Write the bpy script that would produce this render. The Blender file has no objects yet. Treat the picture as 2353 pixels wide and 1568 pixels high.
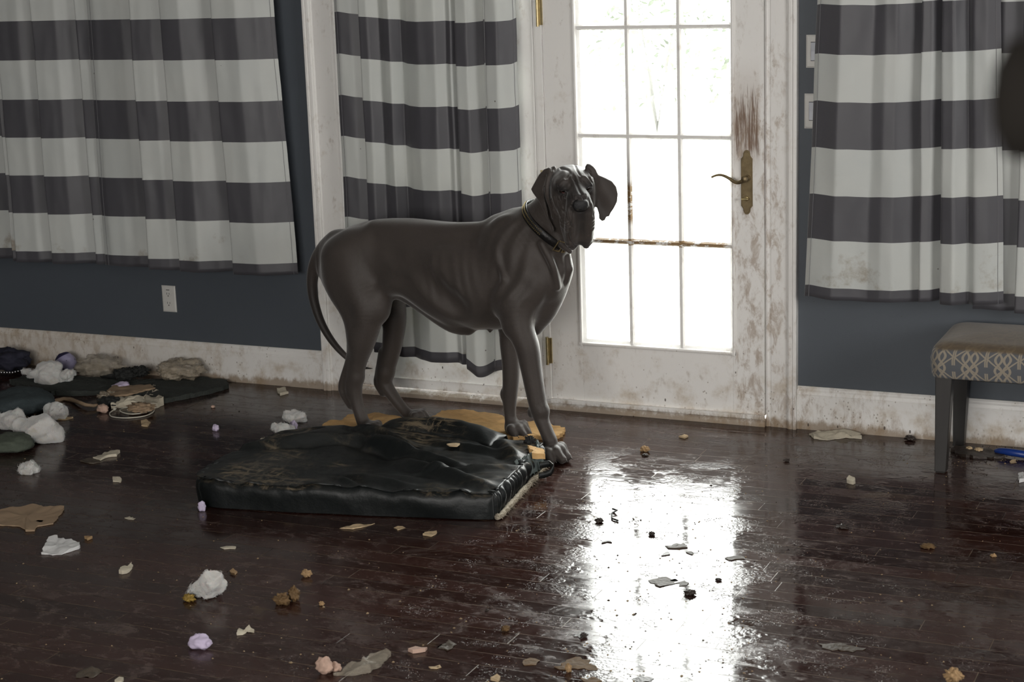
import bpy, math, random
import numpy as np
from mathutils import Vector, Matrix, noise

scene = bpy.context.scene
COL = scene.collection

# ------------------------------------------------------------------ camera
FPX, PITCH, ROLL, YAW = 4090.09, 0.222882, -0.0343552, -0.4311583
CAM = np.array([0.0, -6.586, 1.916])
def _rot():
    c, s = math.cos(YAW), math.sin(YAW)
    Ry = np.array([[c, 0, -s], [0, 1, 0], [s, 0, c]])
    c, s = math.cos(PITCH), math.sin(PITCH)
    Rx = np.array([[1, 0, 0], [0, c, -s], [0, s, c]])
    c, s = math.cos(ROLL), math.sin(ROLL)
    Rz = np.array([[c, -s, 0], [s, c, 0], [0, 0, 1]])
    return Rz @ Rx @ Ry
RM = _rot()
def ray(x, y):
    w = RM.T @ np.array([(x - 1176.5) / FPX, (y - 784.0) / FPX, 1.0])
    return np.array([w[0], w[2], -w[1]])
def on_floor(x, y, z=0.0):
    d = ray(x, y); p = CAM + d * ((z - CAM[2]) / d[2]); return Vector(p)
def on_wall(x, y, Y=0.0):
    d = ray(x, y); p = CAM + d * ((Y - CAM[1]) / d[1]); return Vector(p)

cam_data = bpy.data.cameras.new('camera')
cam_data.sensor_width = 36.0
cam_data.lens = FPX / 2353.0 * 36.0
cam_data.clip_start = 0.05; cam_data.clip_end = 200
cam = bpy.data.objects.new('camera', cam_data); COL.objects.link(cam)
def _ax(v):
    w = RM.T @ np.array(v, float); return Vector((w[0], w[2], -w[1]))
_r, _u, _b = _ax((1, 0, 0)), _ax((0, -1, 0)), _ax((0, 0, -1))
cam.matrix_world = Matrix(((_r.x, _u.x, _b.x, CAM[0]), (_r.y, _u.y, _b.y, CAM[1]), (_r.z, _u.z, _b.z, CAM[2]), (0, 0, 0, 1)))
scene.camera = cam
cam_data.dof.use_dof = True; cam_data.dof.focus_distance = 6.7; cam_data.dof.aperture_fstop = 8.0

# ------------------------------------------------------------------ light
scene.view_settings.view_transform = 'Standard'
scene.view_settings.look = 'None'
scene.view_settings.gamma = 1.0
scene.view_settings.use_curve_mapping = False
scene.view_settings.exposure = 0.0
cy = scene.cycles
cy.use_denoising = True
cy.max_bounces = 6; cy.diffuse_bounces = 3; cy.glossy_bounces = 3; cy.transmission_bounces = 4; cy.transparent_max_bounces = 10
cy.blur_glossy = 1.0; cy.caustics_reflective = True; cy.caustics_refractive = False
cy.use_adaptive_sampling = True; cy.adaptive_threshold = 0.03
cy.sample_clamp_indirect = 6.0

world = bpy.data.worlds.new('overcast_sky'); scene.world = world
world.use_nodes = True
_bg = world.node_tree.nodes['Background']
_bg.inputs[0].default_value = (1.0, 0.985, 0.965, 1); _bg.inputs[1].default_value = 22.0

def area(name, loc, target, sx, sy, power, color=(1, 1, 1), portal=False):
    l = bpy.data.lights.new(name, 'AREA'); l.shape = 'RECTANGLE'; l.size = sx; l.size_y = sy
    l.energy = power; l.color = color
    if portal: l.cycles.is_portal = True
    o = bpy.data.objects.new(name, l); COL.objects.link(o); o.location = loc
    d = Vector(target) - Vector(loc)
    o.rotation_euler = d.to_track_quat('-Z', 'Y').to_euler()
    return o
# daylight entering through the glazed door and the sidelight panel beside it
area('door_daylight_portal', (-2.39, 0.25, 1.15), (-2.39, -1, 1.15), 0.8, 2.1, 1, portal=True)
area('panel_daylight_portal', (-3.35, 0.25, 1.15), (-3.35, -1, 1.15), 0.8, 2.1, 1, portal=True)
# added room fill lamps standing in for unseen windows behind the camera and to the right
area('rear_fill_lamp', (-1.3, -8.9, 1.85), (-2.6, 0, 1.4), 3.4, 1.5, 232, (1.0, 0.97, 0.93))
area('side_fill_lamp', (2.9, -3.2, 1.8), (-2.5, -1.2, 0.9), 1.8, 1.4, 105, (1.0, 0.98, 0.95))

# ------------------------------------------------------------------ mesh helpers
class MB:
    def __init__(s): s.v = []; s.f = []
    def add(s, vs, fs):
        n = len(s.v); s.v += [tuple(map(float, p)) for p in vs]; s.f += [tuple(i + n for i in q) for q in fs]; return s
    def box(s, a, b):
        x0, y0, z0 = a; x1, y1, z1 = b
        if x0 > x1: x0, x1 = x1, x0
        if y0 > y1: y0, y1 = y1, y0
        if z0 > z1: z0, z1 = z1, z0
        return s.add([(x0, y0, z0), (x1, y0, z0), (x1, y1, z0), (x0, y1, z0), (x0, y0, z1), (x1, y0, z1), (x1, y1, z1), (x0, y1, z1)],
                     [(0, 3, 2, 1), (4, 5, 6, 7), (0, 1, 5, 4), (1, 2, 6, 5), (2, 3, 7, 6), (3, 0, 4, 7)])
    def prism(s, poly, axis, a, b):
        """extrude a 2-D polygon along an axis ('x','y','z') from a to b"""
        n = len(poly); vs = []
        for t in (a, b):
            for p, q in poly:
                vs.append({'x': (t, p, q), 'y': (p, t, q), 'z': (p, q, t)}[axis])
        fs = [tuple(range(n))[::-1], tuple(range(n, 2 * n))] + [(i, (i + 1) % n, n + (i + 1) % n, n + i) for i in range(n)]
        return s.add(vs, fs)
    def tube(s, pts, rad, seg=10, cap=True):
        pts = [Vector(p) for p in pts]; n = len(pts)
        rads = rad if hasattr(rad, '__len__') else [rad] * n
        prev = None; base = len(s.v)
        for i, p in enumerate(pts):
            t = (pts[min(i + 1, n - 1)] - pts[max(i - 1, 0)]).normalized()
            if prev is None:
                a = Vector((0, 0, 1)) if abs(t.z) < .9 else Vector((1, 0, 0))
                u = t.cross(a).normalized()
            else:
                u = (prev - t * prev.dot(t)).normalized()
            prev = u; w = t.cross(u)
            for k in range(seg):
                an = 2 * math.pi * k / seg
                s.v.append(tuple(p + (u * math.cos(an) + w * math.sin(an)) * rads[i]))
        for i in range(n - 1):
            for k in range(seg):
                a = base + i * seg + k; b = base + i * seg + (k + 1) % seg
                s.f.append((a, b, b + seg, a + seg))
        if cap:
            s.f.append(tuple(base + k for k in range(seg))[::-1]); s.f.append(tuple(base + (n - 1) * seg + k for k in range(seg)))
        return s
    def lathe(s, prof, c, axis='z', seg=20):
        base = len(s.v); n = len(prof)
        for r, h in prof:
            for k in range(seg):
                an = 2 * math.pi * k / seg; a, b = r * math.cos(an), r * math.sin(an)
                p = {'z': (a, b, h), 'y': (a, h, b), 'x': (h, a, b)}[axis]
                s.v.append((c[0] + p[0], c[1] + p[1], c[2] + p[2]))
        for i in range(n - 1):
            for k in range(seg):
                a = base + i * seg + k; b = base + i * seg + (k + 1) % seg
                s.f.append((a, b, b + seg, a + seg))
        s.f.append(tuple(base + k for k in range(seg))[::-1]); s.f.append(tuple(base + (n - 1) * seg + k for k in range(seg)))
        return s
    def grid(s, P):
        """P: list of rows of points"""
        base = len(s.v); h = len(P); w = len(P[0])
        for r in P: s.v += [tuple(map(float, p)) for p in r]
        for i in range(h - 1):
            for j in range(w - 1):
                a = base + i * w + j; s.f.append((a, a + 1, a + w + 1, a + w))
        return s
    def build(s, name, mat, parent=None, smooth=False, bevel=0, solid=0, subsurf=0, angle=None):
        me = bpy.data.meshes.new(name); me.from_pydata(s.v, [], s.f); me.validate(); me.update()
        if mat: me.materials.append(mat)
        import bmesh
        bm = bmesh.new(); bm.from_mesh(me)
        if not solid: bmesh.ops.recalc_face_normals(bm, faces=bm.faces)
        bm.to_mesh(me); bm.free()
        o = bpy.data.objects.new(name, me); COL.objects.link(o)
        if parent: o.parent = parent
        if smooth or angle:
            for p in me.polygons: p.use_smooth = True
        if angle:
            me.set_sharp_from_angle(angle=math.radians(angle))
        if solid:
            m = o.modifiers.new('solid', 'SOLIDIFY'); m.thickness = solid; m.offset = 0
        if bevel:
            m = o.modifiers.new('bevel', 'BEVEL'); m.width = bevel; m.segments = 2; m.limit_method = 'ANGLE'
        if subsurf:
            m = o.modifiers.new('sub', 'SUBSURF'); m.levels = subsurf; m.render_levels = subsurf
        return o

def tag(o, label, cat, group=None, kind=None):
    o['label'] = label; o['category'] = cat
    if group: o['group'] = group
    if kind: o['kind'] = kind
    return o
def struct(o, label, cat):
    o['kind'] = 'structure'; o['label'] = label; o['category'] = cat; return o
def empty(name, loc=(0, 0, 0), rz=0):
    o = bpy.data.objects.new(name, None); COL.objects.link(o); o.location = loc; o.rotation_euler = (0, 0, rz); o.empty_display_size = .1
    return o
def place(o, parent):
    """parent keeping world-space mesh coordinates"""
    o.parent = parent
    o.matrix_parent_inverse = Matrix.Translation(-Vector(parent.location)) if not any(parent.rotation_euler) else \
        (Matrix.Translation(parent.location) @ parent.rotation_euler.to_matrix().to_4x4()).inverted()
    return o

# ------------------------------------------------------------------ node helper
class NT:
    def __init__(s, name):
        s.m = bpy.data.materials.new(name); s.m.use_nodes = True
        s.t = s.m.node_tree; s.n = s.t.nodes; s.l = s.t.links
        s.bsdf = s.n['Principled BSDF']; s.out = s.n['Material Output']
    def put(s, sock, v):
        if hasattr(v, 'links') or isinstance(v, bpy.types.NodeSocket): s.l.new(v, sock)
        elif v is not None:
            if isinstance(v, (tuple, list)) and len(v) == 3 and sock.type == 'RGBA': v = (*v, 1)
            sock.default_value = v
    def math(s, op, a, b=None, c=None, clamp=False):
        n = s.n.new('ShaderNodeMath'); n.operation = op; n.use_clamp = clamp
        for i, v in enumerate((a, b, c)):
            if v is not None: s.put(n.inputs[i], v)
        return n.outputs[0]
    def pos(s):
        if not hasattr(s, '_g'):
            s._g = s.n.new('ShaderNodeNewGeometry')
        return s._g.outputs['Position']
    def obj(s):
        if not hasattr(s, '_tc'): s._tc = s.n.new('ShaderNodeTexCoord')
        return s._tc.outputs['Object']
    def uv(s):
        if not hasattr(s, '_tc'): s._tc = s.n.new('ShaderNodeTexCoord')
        return s._tc.outputs['UV']
    def sep(s, v):
        n = s.n.new('ShaderNodeSeparateXYZ'); s.put(n.inputs[0], v); return n.outputs
    def comb(s, x, y, z=0.0):
        n = s.n.new('ShaderNodeCombineXYZ')
        for i, v in enumerate((x, y, z)): s.put(n.inputs[i], v)
        return n.outputs[0]
    def scale(s, v, sc, loc=(0, 0, 0), rot=(0, 0, 0)):
        n = s.n.new('ShaderNodeMapping'); s.put(n.inputs[0], v); n.inputs['Scale'].default_value = sc; n.inputs['Location'].default_value = loc
        n.inputs['Rotation'].default_value = rot
        return n.outputs[0]
    def noise(s, v, sc=5, det=3, rough=.5, dist=0, col=False):
        n = s.n.new('ShaderNodeTexNoise'); s.put(n.inputs['Vector'], v); n.inputs['Scale'].default_value = sc
        n.inputs['Detail'].default_value = det; n.inputs['Roughness'].default_value = rough; n.inputs['Distortion'].default_value = dist
        return n.outputs[1] if col else n.outputs[0]
    def white(s, v, dim='3D'):
        n = s.n.new('ShaderNodeTexWhiteNoise'); n.noise_dimensions = dim
        s.put(n.inputs['W'] if dim == '1D' else n.inputs['Vector'], v); return n.outputs[0]
    def vor(s, v, sc=5, feat='F1', out=0):
        n = s.n.new('ShaderNodeTexVoronoi'); n.feature = feat; s.put(n.inputs['Vector'], v); n.inputs['Scale'].default_value = sc
        return n.outputs[out]
    def ramp(s, v, stops, interp='LINEAR'):
        n = s.n.new('ShaderNodeValToRGB'); s.put(n.inputs[0], v); cr = n.color_ramp; cr.interpolation = interp
        while len(cr.elements) > 1: cr.elements.remove(cr.elements[0])
        cr.elements[0].position = stops[0][0]; c = stops[0][1]; cr.elements[0].color = (*c, 1) if not isinstance(c, (int, float)) else (c, c, c, 1)
        for p, c in stops[1:]:
            e = cr.elements.new(p); e.color = (*c, 1) if not isinstance(c, (int, float)) else (c, c, c, 1)
        return n.outputs[0]
    def step(s, v, a, b):
        """smoothstep a..b"""
        n = s.n.new('ShaderNodeMapRange'); n.interpolation_type = 'SMOOTHSTEP'; s.put(n.inputs[0], v)
        n.inputs[1].default_value = a; n.inputs[2].default_value = b; n.inputs[3].default_value = 0; n.inputs[4].default_value = 1
        return n.outputs[0]
    def mix(s, f, a, b, mode='MIX'):
        n = s.n.new('ShaderNodeMix'); n.data_type = 'RGBA'; n.blend_type = mode
        s.put(n.inputs[0], f); s.put(n.inputs[6], a); s.put(n.inputs[7], b); return n.outputs[2]
    def bump(s, h, strength=.3, dist=.01, normal=None):
        n = s.n.new('ShaderNodeBump'); s.put(n.inputs['Height'], h); n.inputs['Strength'].default_value = strength; n.inputs['Distance'].default_value = dist
        if normal is not None: s.put(n.inputs['Normal'], normal)
        return n.outputs[0]
    def set(s, **k):
        names = dict(color='Base Color', rough='Roughness', metal='Metallic', normal='Normal', spec='Specular IOR Level', sheen='Sheen Weight', sheen_r='Sheen Roughness', sheen_t='Sheen Tint', ior='IOR', coat='Coat Weight', alpha='Alpha', sss='Subsurface Weight', trans='Transmission Weight')
        for a, v in k.items(): s.put(s.bsdf.inputs[names[a]], v)
        return s.m

def plain(name, color, rough=.6, var=.12, sc=30, bump=.0, bsc=60, **k):
    t = NT(name); v = t.obj()
    n = t.noise(v, sc, 4)
    c0 = tuple(max(0, c * (1 - var)) for c in color); c1 = tuple(min(1, c * (1 + var)) for c in color)
    t.set(color=t.mix(n, c0, c1), rough=rough, **k)
    if bump: t.set(normal=t.bump(t.noise(v, bsc, 4), bump, .004))
    return t.m

# ------------------------------------------------------------------ materials: room
def mat_wall():
    t = NT('slate_blue_wall_paint'); p = t.pos()
    n = t.noise(p, 3, 4); c = t.mix(n, (.064, .075, .090), (.078, .090, .106))
    z = t.sep(p)[2]
    low = t.math('SUBTRACT', 1, t.step(z, .15, .55))
    d = t.step(t.noise(p, 14, 6, .7), .62, .75)
    d = t.math('MULTIPLY', d, low)
    c = t.mix(t.math('MULTIPLY', d, .35), c, (.10, .085, .07))
    sp = t.step(t.vor(p, 28), .07, .03)
    sp = t.math('MULTIPLY', sp, t.step(t.noise(p, 5, 2), .5, .6))
    c = t.mix(t.math('MULTIPLY', sp, .6), c, (.03, .025, .02))
    return t.set(color=c, rough=.55, normal=t.bump(t.noise(p, 220, 3), .12, .002))
def mat_trim(name, dirt=1.0, claw=False):
    t = NT(name); p = t.pos(); x, y, z = t.sep(p)[:3]
    base = t.mix(t.noise(p, 2.5, 3), (.76, .745, .72), (.83, .815, .79))
    low = t.math('SUBTRACT', 1, t.step(z, .02, .42))          # filth spattered up from the floor
    low2 = t.math('SUBTRACT', 1, t.step(z, .0, .06))
    haze = t.step(t.math('ADD', t.noise(p, 9, 6, .65), t.math('MULTIPLY', low, .14)), .57, .90)
    c = t.mix(t.math('MULTIPLY', haze, .72 * dirt), base, (.40, .30, .18))
    # handled and pawed area round the lock side of the door, and dirt plus painted shade on the far left skirting
    paw_ = t.math('MULTIPLY', t.step(x, -2.16, -2.02), t.math('SUBTRACT', 1, t.step(x, -1.90, -1.80)))
    paw_ = t.math('MULTIPLY', paw_, t.math('SUBTRACT', 1, t.step(z, 1.2, 1.75)))
    far_dirt_shade = t.math('SUBTRACT', 1, t.step(x, -5.6, -4.1))
    rgt_ = t.math('MULTIPLY', t.math('MULTIPLY', t.step(x, -2.0, -1.82), t.math('SUBTRACT', 1, t.step(x, -1.65, -1.1))), low)
    grub_shade = t.math('MAXIMUM', t.math('MAXIMUM', paw_, far_dirt_shade), rgt_)
    smud = t.step(t.math('ADD', t.noise(t.scale(p, (1, 1, .45), (2, 5, 1)), 24, 7, .72, .4), t.math('MULTIPLY', grub_shade, .10)), .56, .74)
    c = t.mix(t.math('MULTIPLY', smud, t.math('ADD', .05, t.math('MULTIPLY', grub_shade, .55))), c, (.26, .165, .085))
    c = t.mix(t.math('MULTIPLY', far_dirt_shade, .45), c, (.42, .34, .25))  # shade along the far left end put in as a brown tint
    edge = t.step(t.math('ADD', t.noise(t.scale(p, (1, 1, .5)), 26, 5, .7), t.math('MULTIPLY', low2, .4)), .55, .85)
    c = t.mix(t.math('MULTIPLY', edge, .75 * dirt), c, (.24, .16, .085))
    cut = t.math('ADD', .02, t.math('MULTIPLY', low, .16))
    sp = t.math('LESS_THAN', t.vor(t.scale(p, (1, 1, .75)), 55), cut)
    sp = t.math('MULTIPLY', sp, t.step(t.noise(p, 6, 3), .42, .6))
    c = t.mix(t.math('MULTIPLY', sp, .55), c, (.14, .095, .05))
    sp2 = t.math('LESS_THAN', t.vor(t.scale(p, (1, 1, .5), (3, 1, 2)), 17), t.math('ADD', .012, t.math('MULTIPLY', low, .05)))
    c = t.mix(t.math('MULTIPLY', sp2, .85), c, (.05, .03, .018))
    if claw:
        mx = t.math('MULTIPLY', t.step(x, -2.075, -2.045), t.math('SUBTRACT', 1, t.step(x, -1.965, -1.945)))
        mz = t.math('MULTIPLY', t.step(z, .98, 1.12), t.math('SUBTRACT', 1, t.step(z, 1.22, 1.47)))
        st = t.math('ADD', t.math('MULTIPLY', t.noise(t.scale(p, (95, 1, 5)), 1, 4, .6), .6), t.math('MULTIPLY', t.noise(t.scale(p, (260, 1, 11), (4, 0, 0)), 1, 3, .6), .4))
        k = t.step(t.math('ADD', st, t.math('MULTIPLY', t.math('MULTIPLY', mx, mz), .30)), .72, .84)
        k = t.math('MULTIPLY', k, t.math('MULTIPLY', mx, mz))
        c = t.mix(t.math('MULTIPLY', k, .9), c, (.10, .045, .022))
        halo = t.math('MULTIPLY', t.math('MULTIPLY', mx, mz), .35)
        c = t.mix(halo, c, (.27, .17, .10))
        g = t.noise(t.scale(p, (1, 1, 2.2), (7, 0, 3)), 30, 5, .7)
        xm = t.math('MULTIPLY', t.step(x, -2.70, -2.62), t.math('SUBTRACT', 1, t.step(x, -2.10, -2.07)))
        bar = t.math('MULTIPLY', t.math('LESS_THAN', t.math('ABSOLUTE', t.math('SUBTRACT', z, .714)), .013), xm)
        post = t.math('MULTIPLY', t.math('LESS_THAN', t.math('ABSOLUTE', t.math('SUBTRACT', x, -2.493)), .011), t.math('MULTIPLY', t.step(z, .775, .81), t.math('SUBTRACT', 1, t.step(z, .93, .97))))
        ch = t.math('MULTIPLY', t.math('MAXIMUM', bar, post), t.step(g, .42, .48))
        c = t.mix(ch, c, t.mix(t.noise(p, 90, 3), (.13, .075, .035), (.40, .26, .12)))
        k = t.math('MAXIMUM', k, ch)
        h = t.math('SUBTRACT', 0, k)
        nrm = t.bump(h, .4, .002)
    else:
        nrm = t.bump(t.noise(p, 60, 4), .08, .002)
    return t.set(color=c, rough=.38, normal=nrm)
def mat_floor():
    t = NT('wet_dark_plank_floor'); p = t.pos(); x, y, z = t.sep(p)[:3]
    W, L = .0795, 1.15
    yr = t.math('DIVIDE', y, W); row = t.math('FLOOR', yr); fy = t.math('FRACT', yr)
    off = t.white(row, '1D')
    xr = t.math('ADD', t.math('DIVIDE', x, L), t.math('MULTIPLY', off, 7.3)); col = t.math('FLOOR', xr); fx = t.math('FRACT', xr)
    dy = t.math('MULTIPLY', t.math('SUBTRACT', .5, t.math('ABSOLUTE', t.math('SUBTRACT', fy, .5))), W)
    dx = t.math('MULTIPLY', t.math('SUBTRACT', .5, t.math('ABSOLUTE', t.math('SUBTRACT', fx, .5))), L)
    d = t.math('MINIMUM', dy, dx)
    seam = t.math('SUBTRACT', 1, t.step(d, .0006, .0017))
    rnd = t.white(t.comb(row, col, 0))
    grain = t.noise(t.scale(p, (3, 60, 1)), 1, 5, .65)
    plank = t.mix(rnd, (.024, .0092, .0070), (.050, .0185, .0135))
    c = t.mix(t.math('MULTIPLY', grain, .55), plank, (.012, .006, .005))
    # wear, dust and dried smears (they have shapes of their own)
    big = t.math('ADD', t.noise(p, .9, 4, .6), t.math('MULTIPLY', t.step(x, -4.2, -2.6), .07))
    q = t.scale(p, (1, 1.5, 1), rot=(0, 0, .25))
    smear = t.step(t.noise(q, 6.5, 8, .72, 1.3), .49, .68)
    smear2 = t.step(t.noise(t.scale(p, (1, 2.3, 1), rot=(0, 0, -.35)), 22, 6, .7, .8), .53, .68)
    dustm = t.math('MULTIPLY', t.step(big, .36, .62), t.math('ADD', t.math('MULTIPLY', smear, .42), t.math('MULTIPLY', smear2, .42)))
    c = t.mix(dustm, c, (.135, .100, .088))
    streak = t.step(t.noise(t.scale(p, (7, 70, 1), rot=(0, 0, .08)), 1, 4, .7), .66, .76)
    c = t.mix(t.math('MULTIPLY', streak, .22), c, (.23, .18, .12))
    seamdirt = t.math('MULTIPLY', seam, t.step(t.noise(p, 10, 4), .36, .56))
    c = t.mix(seam, c, (.012, .008, .006))
    c = t.mix(t.math('MULTIPLY', seamdirt, .6), c, (.20, .145, .09))
    crumb = t.math('MULTIPLY', t.math('LESS_THAN', t.vor(p, 55), .10), t.step(t.noise(p, 3, 3), .5, .66))
    c = t.mix(t.math('MULTIPLY', crumb, .7), c, (.24, .17, .09))
    stain = t.step(t.noise(t.scale(p, (1, 1.3, 1), (4, 2, 0)), 3.1, 5, .6), .66, .70)
    c = t.mix(t.math('MULTIPLY', stain, .5), c, (.085, .055, .03))
    # wetness: a sheet of liquid spread to the right of the door
    wx = t.math('MULTIPLY', t.step(x, -2.9, -2.3), t.math('SUBTRACT', 1, t.step(x, -.9, -.3)))
    wet = t.math('MULTIPLY', wx, t.step(t.noise(p, 1.7, 5, .6), .40, .52))
    r = t.math('ADD', .15, t.math('MULTIPLY', smear, .16))
    r = t.math('ADD', r, t.math('MULTIPLY', smear2, .16))
    r = t.math('ADD', r, t.math('MULTIPLY', rnd, .05))
    r = t.math('SUBTRACT', r, t.math('MULTIPLY', wet, .10))
    r = t.math('ADD', r, t.math('MULTIPLY', seam, .2))
    r = t.math('MAXIMUM', r, .06)
    h = t.math('SUBTRACT', t.math('MULTIPLY', grain, .05), seam)
    b1 = t.bump(h, .5, .0008)
    b2 = t.bump(t.noise(t.scale(p, (1, 1.6, 1)), 9, 3, .5), .10, .006, b1)
    drop = t.math('MULTIPLY', t.step(t.vor(t.mix(.04, p, t.noise(p, 60, 3, .6, col=True)), 130), .42, .10), t.math('MULTIPLY', t.step(t.noise(p, 7.0, 6, .7), .53, .64), t.step(x, -2.75, -2.3)))
    rip = t.math('MULTIPLY', t.noise(t.scale(p, (1, 1.2, 1)), 70, 4, .6), t.math('MULTIPLY', t.step(t.noise(p, 4.0, 4, .6), .50, .58), t.step(x, -2.75, -2.3)))
    b3 = t.bump(t.math('ADD', t.math('MULTIPLY', drop, 1.3), t.math('MULTIPLY', rip, .8)), .6, .0028, b2)
    return t.set(color=c, rough=r, normal=b3, spec=.34)
def mat_curtain(name, zs, seed=0, stain_z=.72):
    """zs: ascending stripe boundaries (hem top first)"""
    t = NT(name); u = t.uv(); s = t.sep(u); v = s[1]
    acc = None
    for i, zb in enumerate(zs):
        k = t.math('GREATER_THAN', v, zb)
        k = k if i == 0 else (t.math('MULTIPLY', k, -1) if i % 2 else k)
        acc = k if acc is None else t.math('ADD', acc, k)
    p = t.pos()
    weave = t.noise(t.scale(u, (900, 900, 1)), 1, 2)
    n1 = t.noise(p, 4, 4)
    dark = t.mix(n1, (.058, .057, .068), (.078, .075, .086))
    light = t.mix(n1, (.52, .55, .54), (.63, .64, .605))
    bs = t.step(t.math('ADD', t.noise(t.scale(p, (1, 1, 1), (seed, 0, 0)), 7, 6, .65), t.math('MULTIPLY', t.math('SUBTRACT', 1, t.step(v, stain_z - .25, stain_z)), .20)), .66, .86)
    bs = t.math('MULTIPLY', bs, t.math('SUBTRACT', 1, t.step(v, stain_z, stain_z + .3)))
    light = t.mix(t.math('MULTIPLY', bs, .75), light, (.23, .165, .09))
    spk = t.math('MULTIPLY', t.math('LESS_THAN', t.vor(p, 13), .045), t.step(t.noise(p, 3, 2), .5, .55))
    light = t.mix(t.math('MULTIPLY', spk, .8), light, (.10, .08, .06))
    c = t.mix(acc, dark, light)
    c = t.mix(t.math('MULTIPLY', weave, .12), c, (.2, .2, .2))
    t.set(color=c, rough=.46, sheen=.3, sheen_r=.4, spec=.55, normal=t.bump(t.math('ADD', weave, t.math('MULTIPLY', t.noise(p, 18, 4, .6), 2.5)), .12, .003))
    tr = t.n.new('ShaderNodeBsdfTranslucent'); t.put(tr.inputs[0], t.mix(.5, c, (.5, .47, .36), 'MULTIPLY'))
    mx = t.n.new('ShaderNodeMixShader'); mx.inputs[0].default_value = .10
    t.l.new(t.bsdf.outputs[0], mx.inputs[1]); t.l.new(tr.outputs[0], mx.inputs[2]); t.l.new(mx.outputs[0], t.out.inputs[0])
    return t.m
def mat_glass():
    t = NT('grimy_window_glass'); p = t.pos()
    tr = t.n.new('ShaderNodeBsdfTransparent'); tr.inputs[0].default_value = (.93, .95, .94, 1)
    gl = t.n.new('ShaderNodeBsdfGlossy'); gl.inputs['Roughness'].default_value = .03
    df = t.n.new('ShaderNodeBsdfTranslucent'); df.inputs[0].default_value = (.8, .8, .78, 1)
    fr = t.n.new('ShaderNodeFresnel'); fr.inputs[0].default_value = 1.45
    m1 = t.n.new('ShaderNodeMixShader'); t.l.new(t.math('MULTIPLY', fr.outputs[0], .8), m1.inputs[0]); t.l.new(tr.outputs[0], m1.inputs[1]); t.l.new(gl.outputs[0], m1.inputs[2])
    grime = t.math('MULTIPLY', t.step(t.noise(t.scale(p, (1, 1, .6)), 8, 6, .7), .5, .75), .10)
    m2 = t.n.new('ShaderNodeMixShader'); t.l.new(grime, m2.inputs[0]); t.l.new(m1.outputs[0], m2.inputs[1]); t.l.new(df.outputs[0], m2.inputs[2])
    t.l.new(m2.outputs[0], t.out.inputs[0]); return t.m
def mat_brass(name, c=(.30, .22, .09), r=.38):
    t = NT(name); p = t.pos(); n = t.noise(p, 45, 5, .65)
    return t.set(color=t.mix(n, tuple(a * .28 for a in c), c), metal=.9, rough=t.math('ADD', r - .1, t.math('MULTIPLY', n, .3)))

M = {}
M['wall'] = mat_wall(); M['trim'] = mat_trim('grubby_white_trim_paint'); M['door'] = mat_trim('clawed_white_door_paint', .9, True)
M['floor'] = mat_floor(); M['glass'] = mat_glass()
M['brass'] = mat_brass('polished_brass', (.74, .60, .32), .28); M['old_brass'] = mat_brass('tarnished_brass', (.30, .23, .13), .40)
M['ceiling'] = plain('white_ceiling_paint', (.7, .69, .66), .8)
M['rubber'] = plain('black_rubber', (.012, .012, .012), .6)
M['chewed'] = plain('chewed_bare_wood', (.30, .19, .09), .8, .5, 60, .6, 90)

# ------------------------------------------------------------------ room shell
X0, X1, YB, ZC = -9.2, 3.2, -9.2, 2.75
DX0, DX1, DH = -3.80, -1.925, 2.42          # opening for the door unit
struct(MB().box((X0, YB, -.1), (X1, .16, 0)).build('floor', M['floor']), 'dark red-brown narrow plank floor, wet and strewn with dirt', 'floor')
struct(MB().box((X0, YB, ZC), (X1, .16, ZC + .1)).build('ceiling', M['ceiling']), 'white ceiling of the room', 'ceiling')
w = MB().box((X0, 0, 0), (DX0, .16, ZC)).box((DX1, 0, 0), (X1, .16, ZC)).box((DX0, 0, DH), (DX1, .16, ZC))
struct(w.build('wall_back', M['wall']), 'slate blue painted wall holding the glazed door', 'wall')
M['wall_plain'] = plain('pale_far_wall_paint', (.30, .31, .32), .7)
struct(MB().box((X0 - .1, YB, 0), (X0, .16, ZC)).build('wall_left', M['wall']), 'slate blue side wall left of the frame', 'wall')
struct(MB().box((X1, YB, 0), (X1 + .1, .16, ZC)).build('wall_right', M['wall']), 'slate blue side wall right of the frame', 'wall')
struct(MB().box((X0, YB - .1, 0), (X1, YB, ZC)).build('wall_front', M['wall_plain']), 'wall behind the photographer', 'wall')

def base_profile(h=.172, t=.018):
    return [(0, 0), (-t, 0), (-t, h - .034), (-t + .0025, h - .0335), (-t + .0025, h - .0315), (-t, h - .031), (-t + .002, h - .018), (-t + .006, h - .012), (-t + .0065, h - .007), (-t + .011, h - .002), (-t + .012, h), (0, h)]
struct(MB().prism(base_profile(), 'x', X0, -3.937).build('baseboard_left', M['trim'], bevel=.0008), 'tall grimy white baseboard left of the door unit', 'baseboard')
struct(MB().prism(base_profile(), 'x', -1.806, X1).build('baseboard_right', M['trim'], bevel=.0008), 'tall mud-spattered white baseboard right of the door', 'baseboard')
def casing_profile(a, b):
    """a = outer edge x, b = inner edge x"""
    s = 1 if b > a else -1; w_ = abs(b - a)
    pr = [(0, 0), (0, -.030), (.004, -.034), (.012, -.034), (.015, -.028), (.020, -.031), (.030, -.030), (.036, -.026), (.0365, -.021), (.040, -.020), (.043, -.018), (w_ - .022, -.016), (w_ - .020, -.014), (w_ - .012, -.014), (w_ - .008, -.018), (w_ - .002, -.017), (w_, -.012), (w_, 0)]
    return [(a + s * u, v) for u, v in pr]
struct(MB().prism(casing_profile(-3.936, -3.787), 'z', 0, DH + .12).build('trim_1', M['trim']), 'left white moulded casing of the door unit', 'trim')
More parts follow.
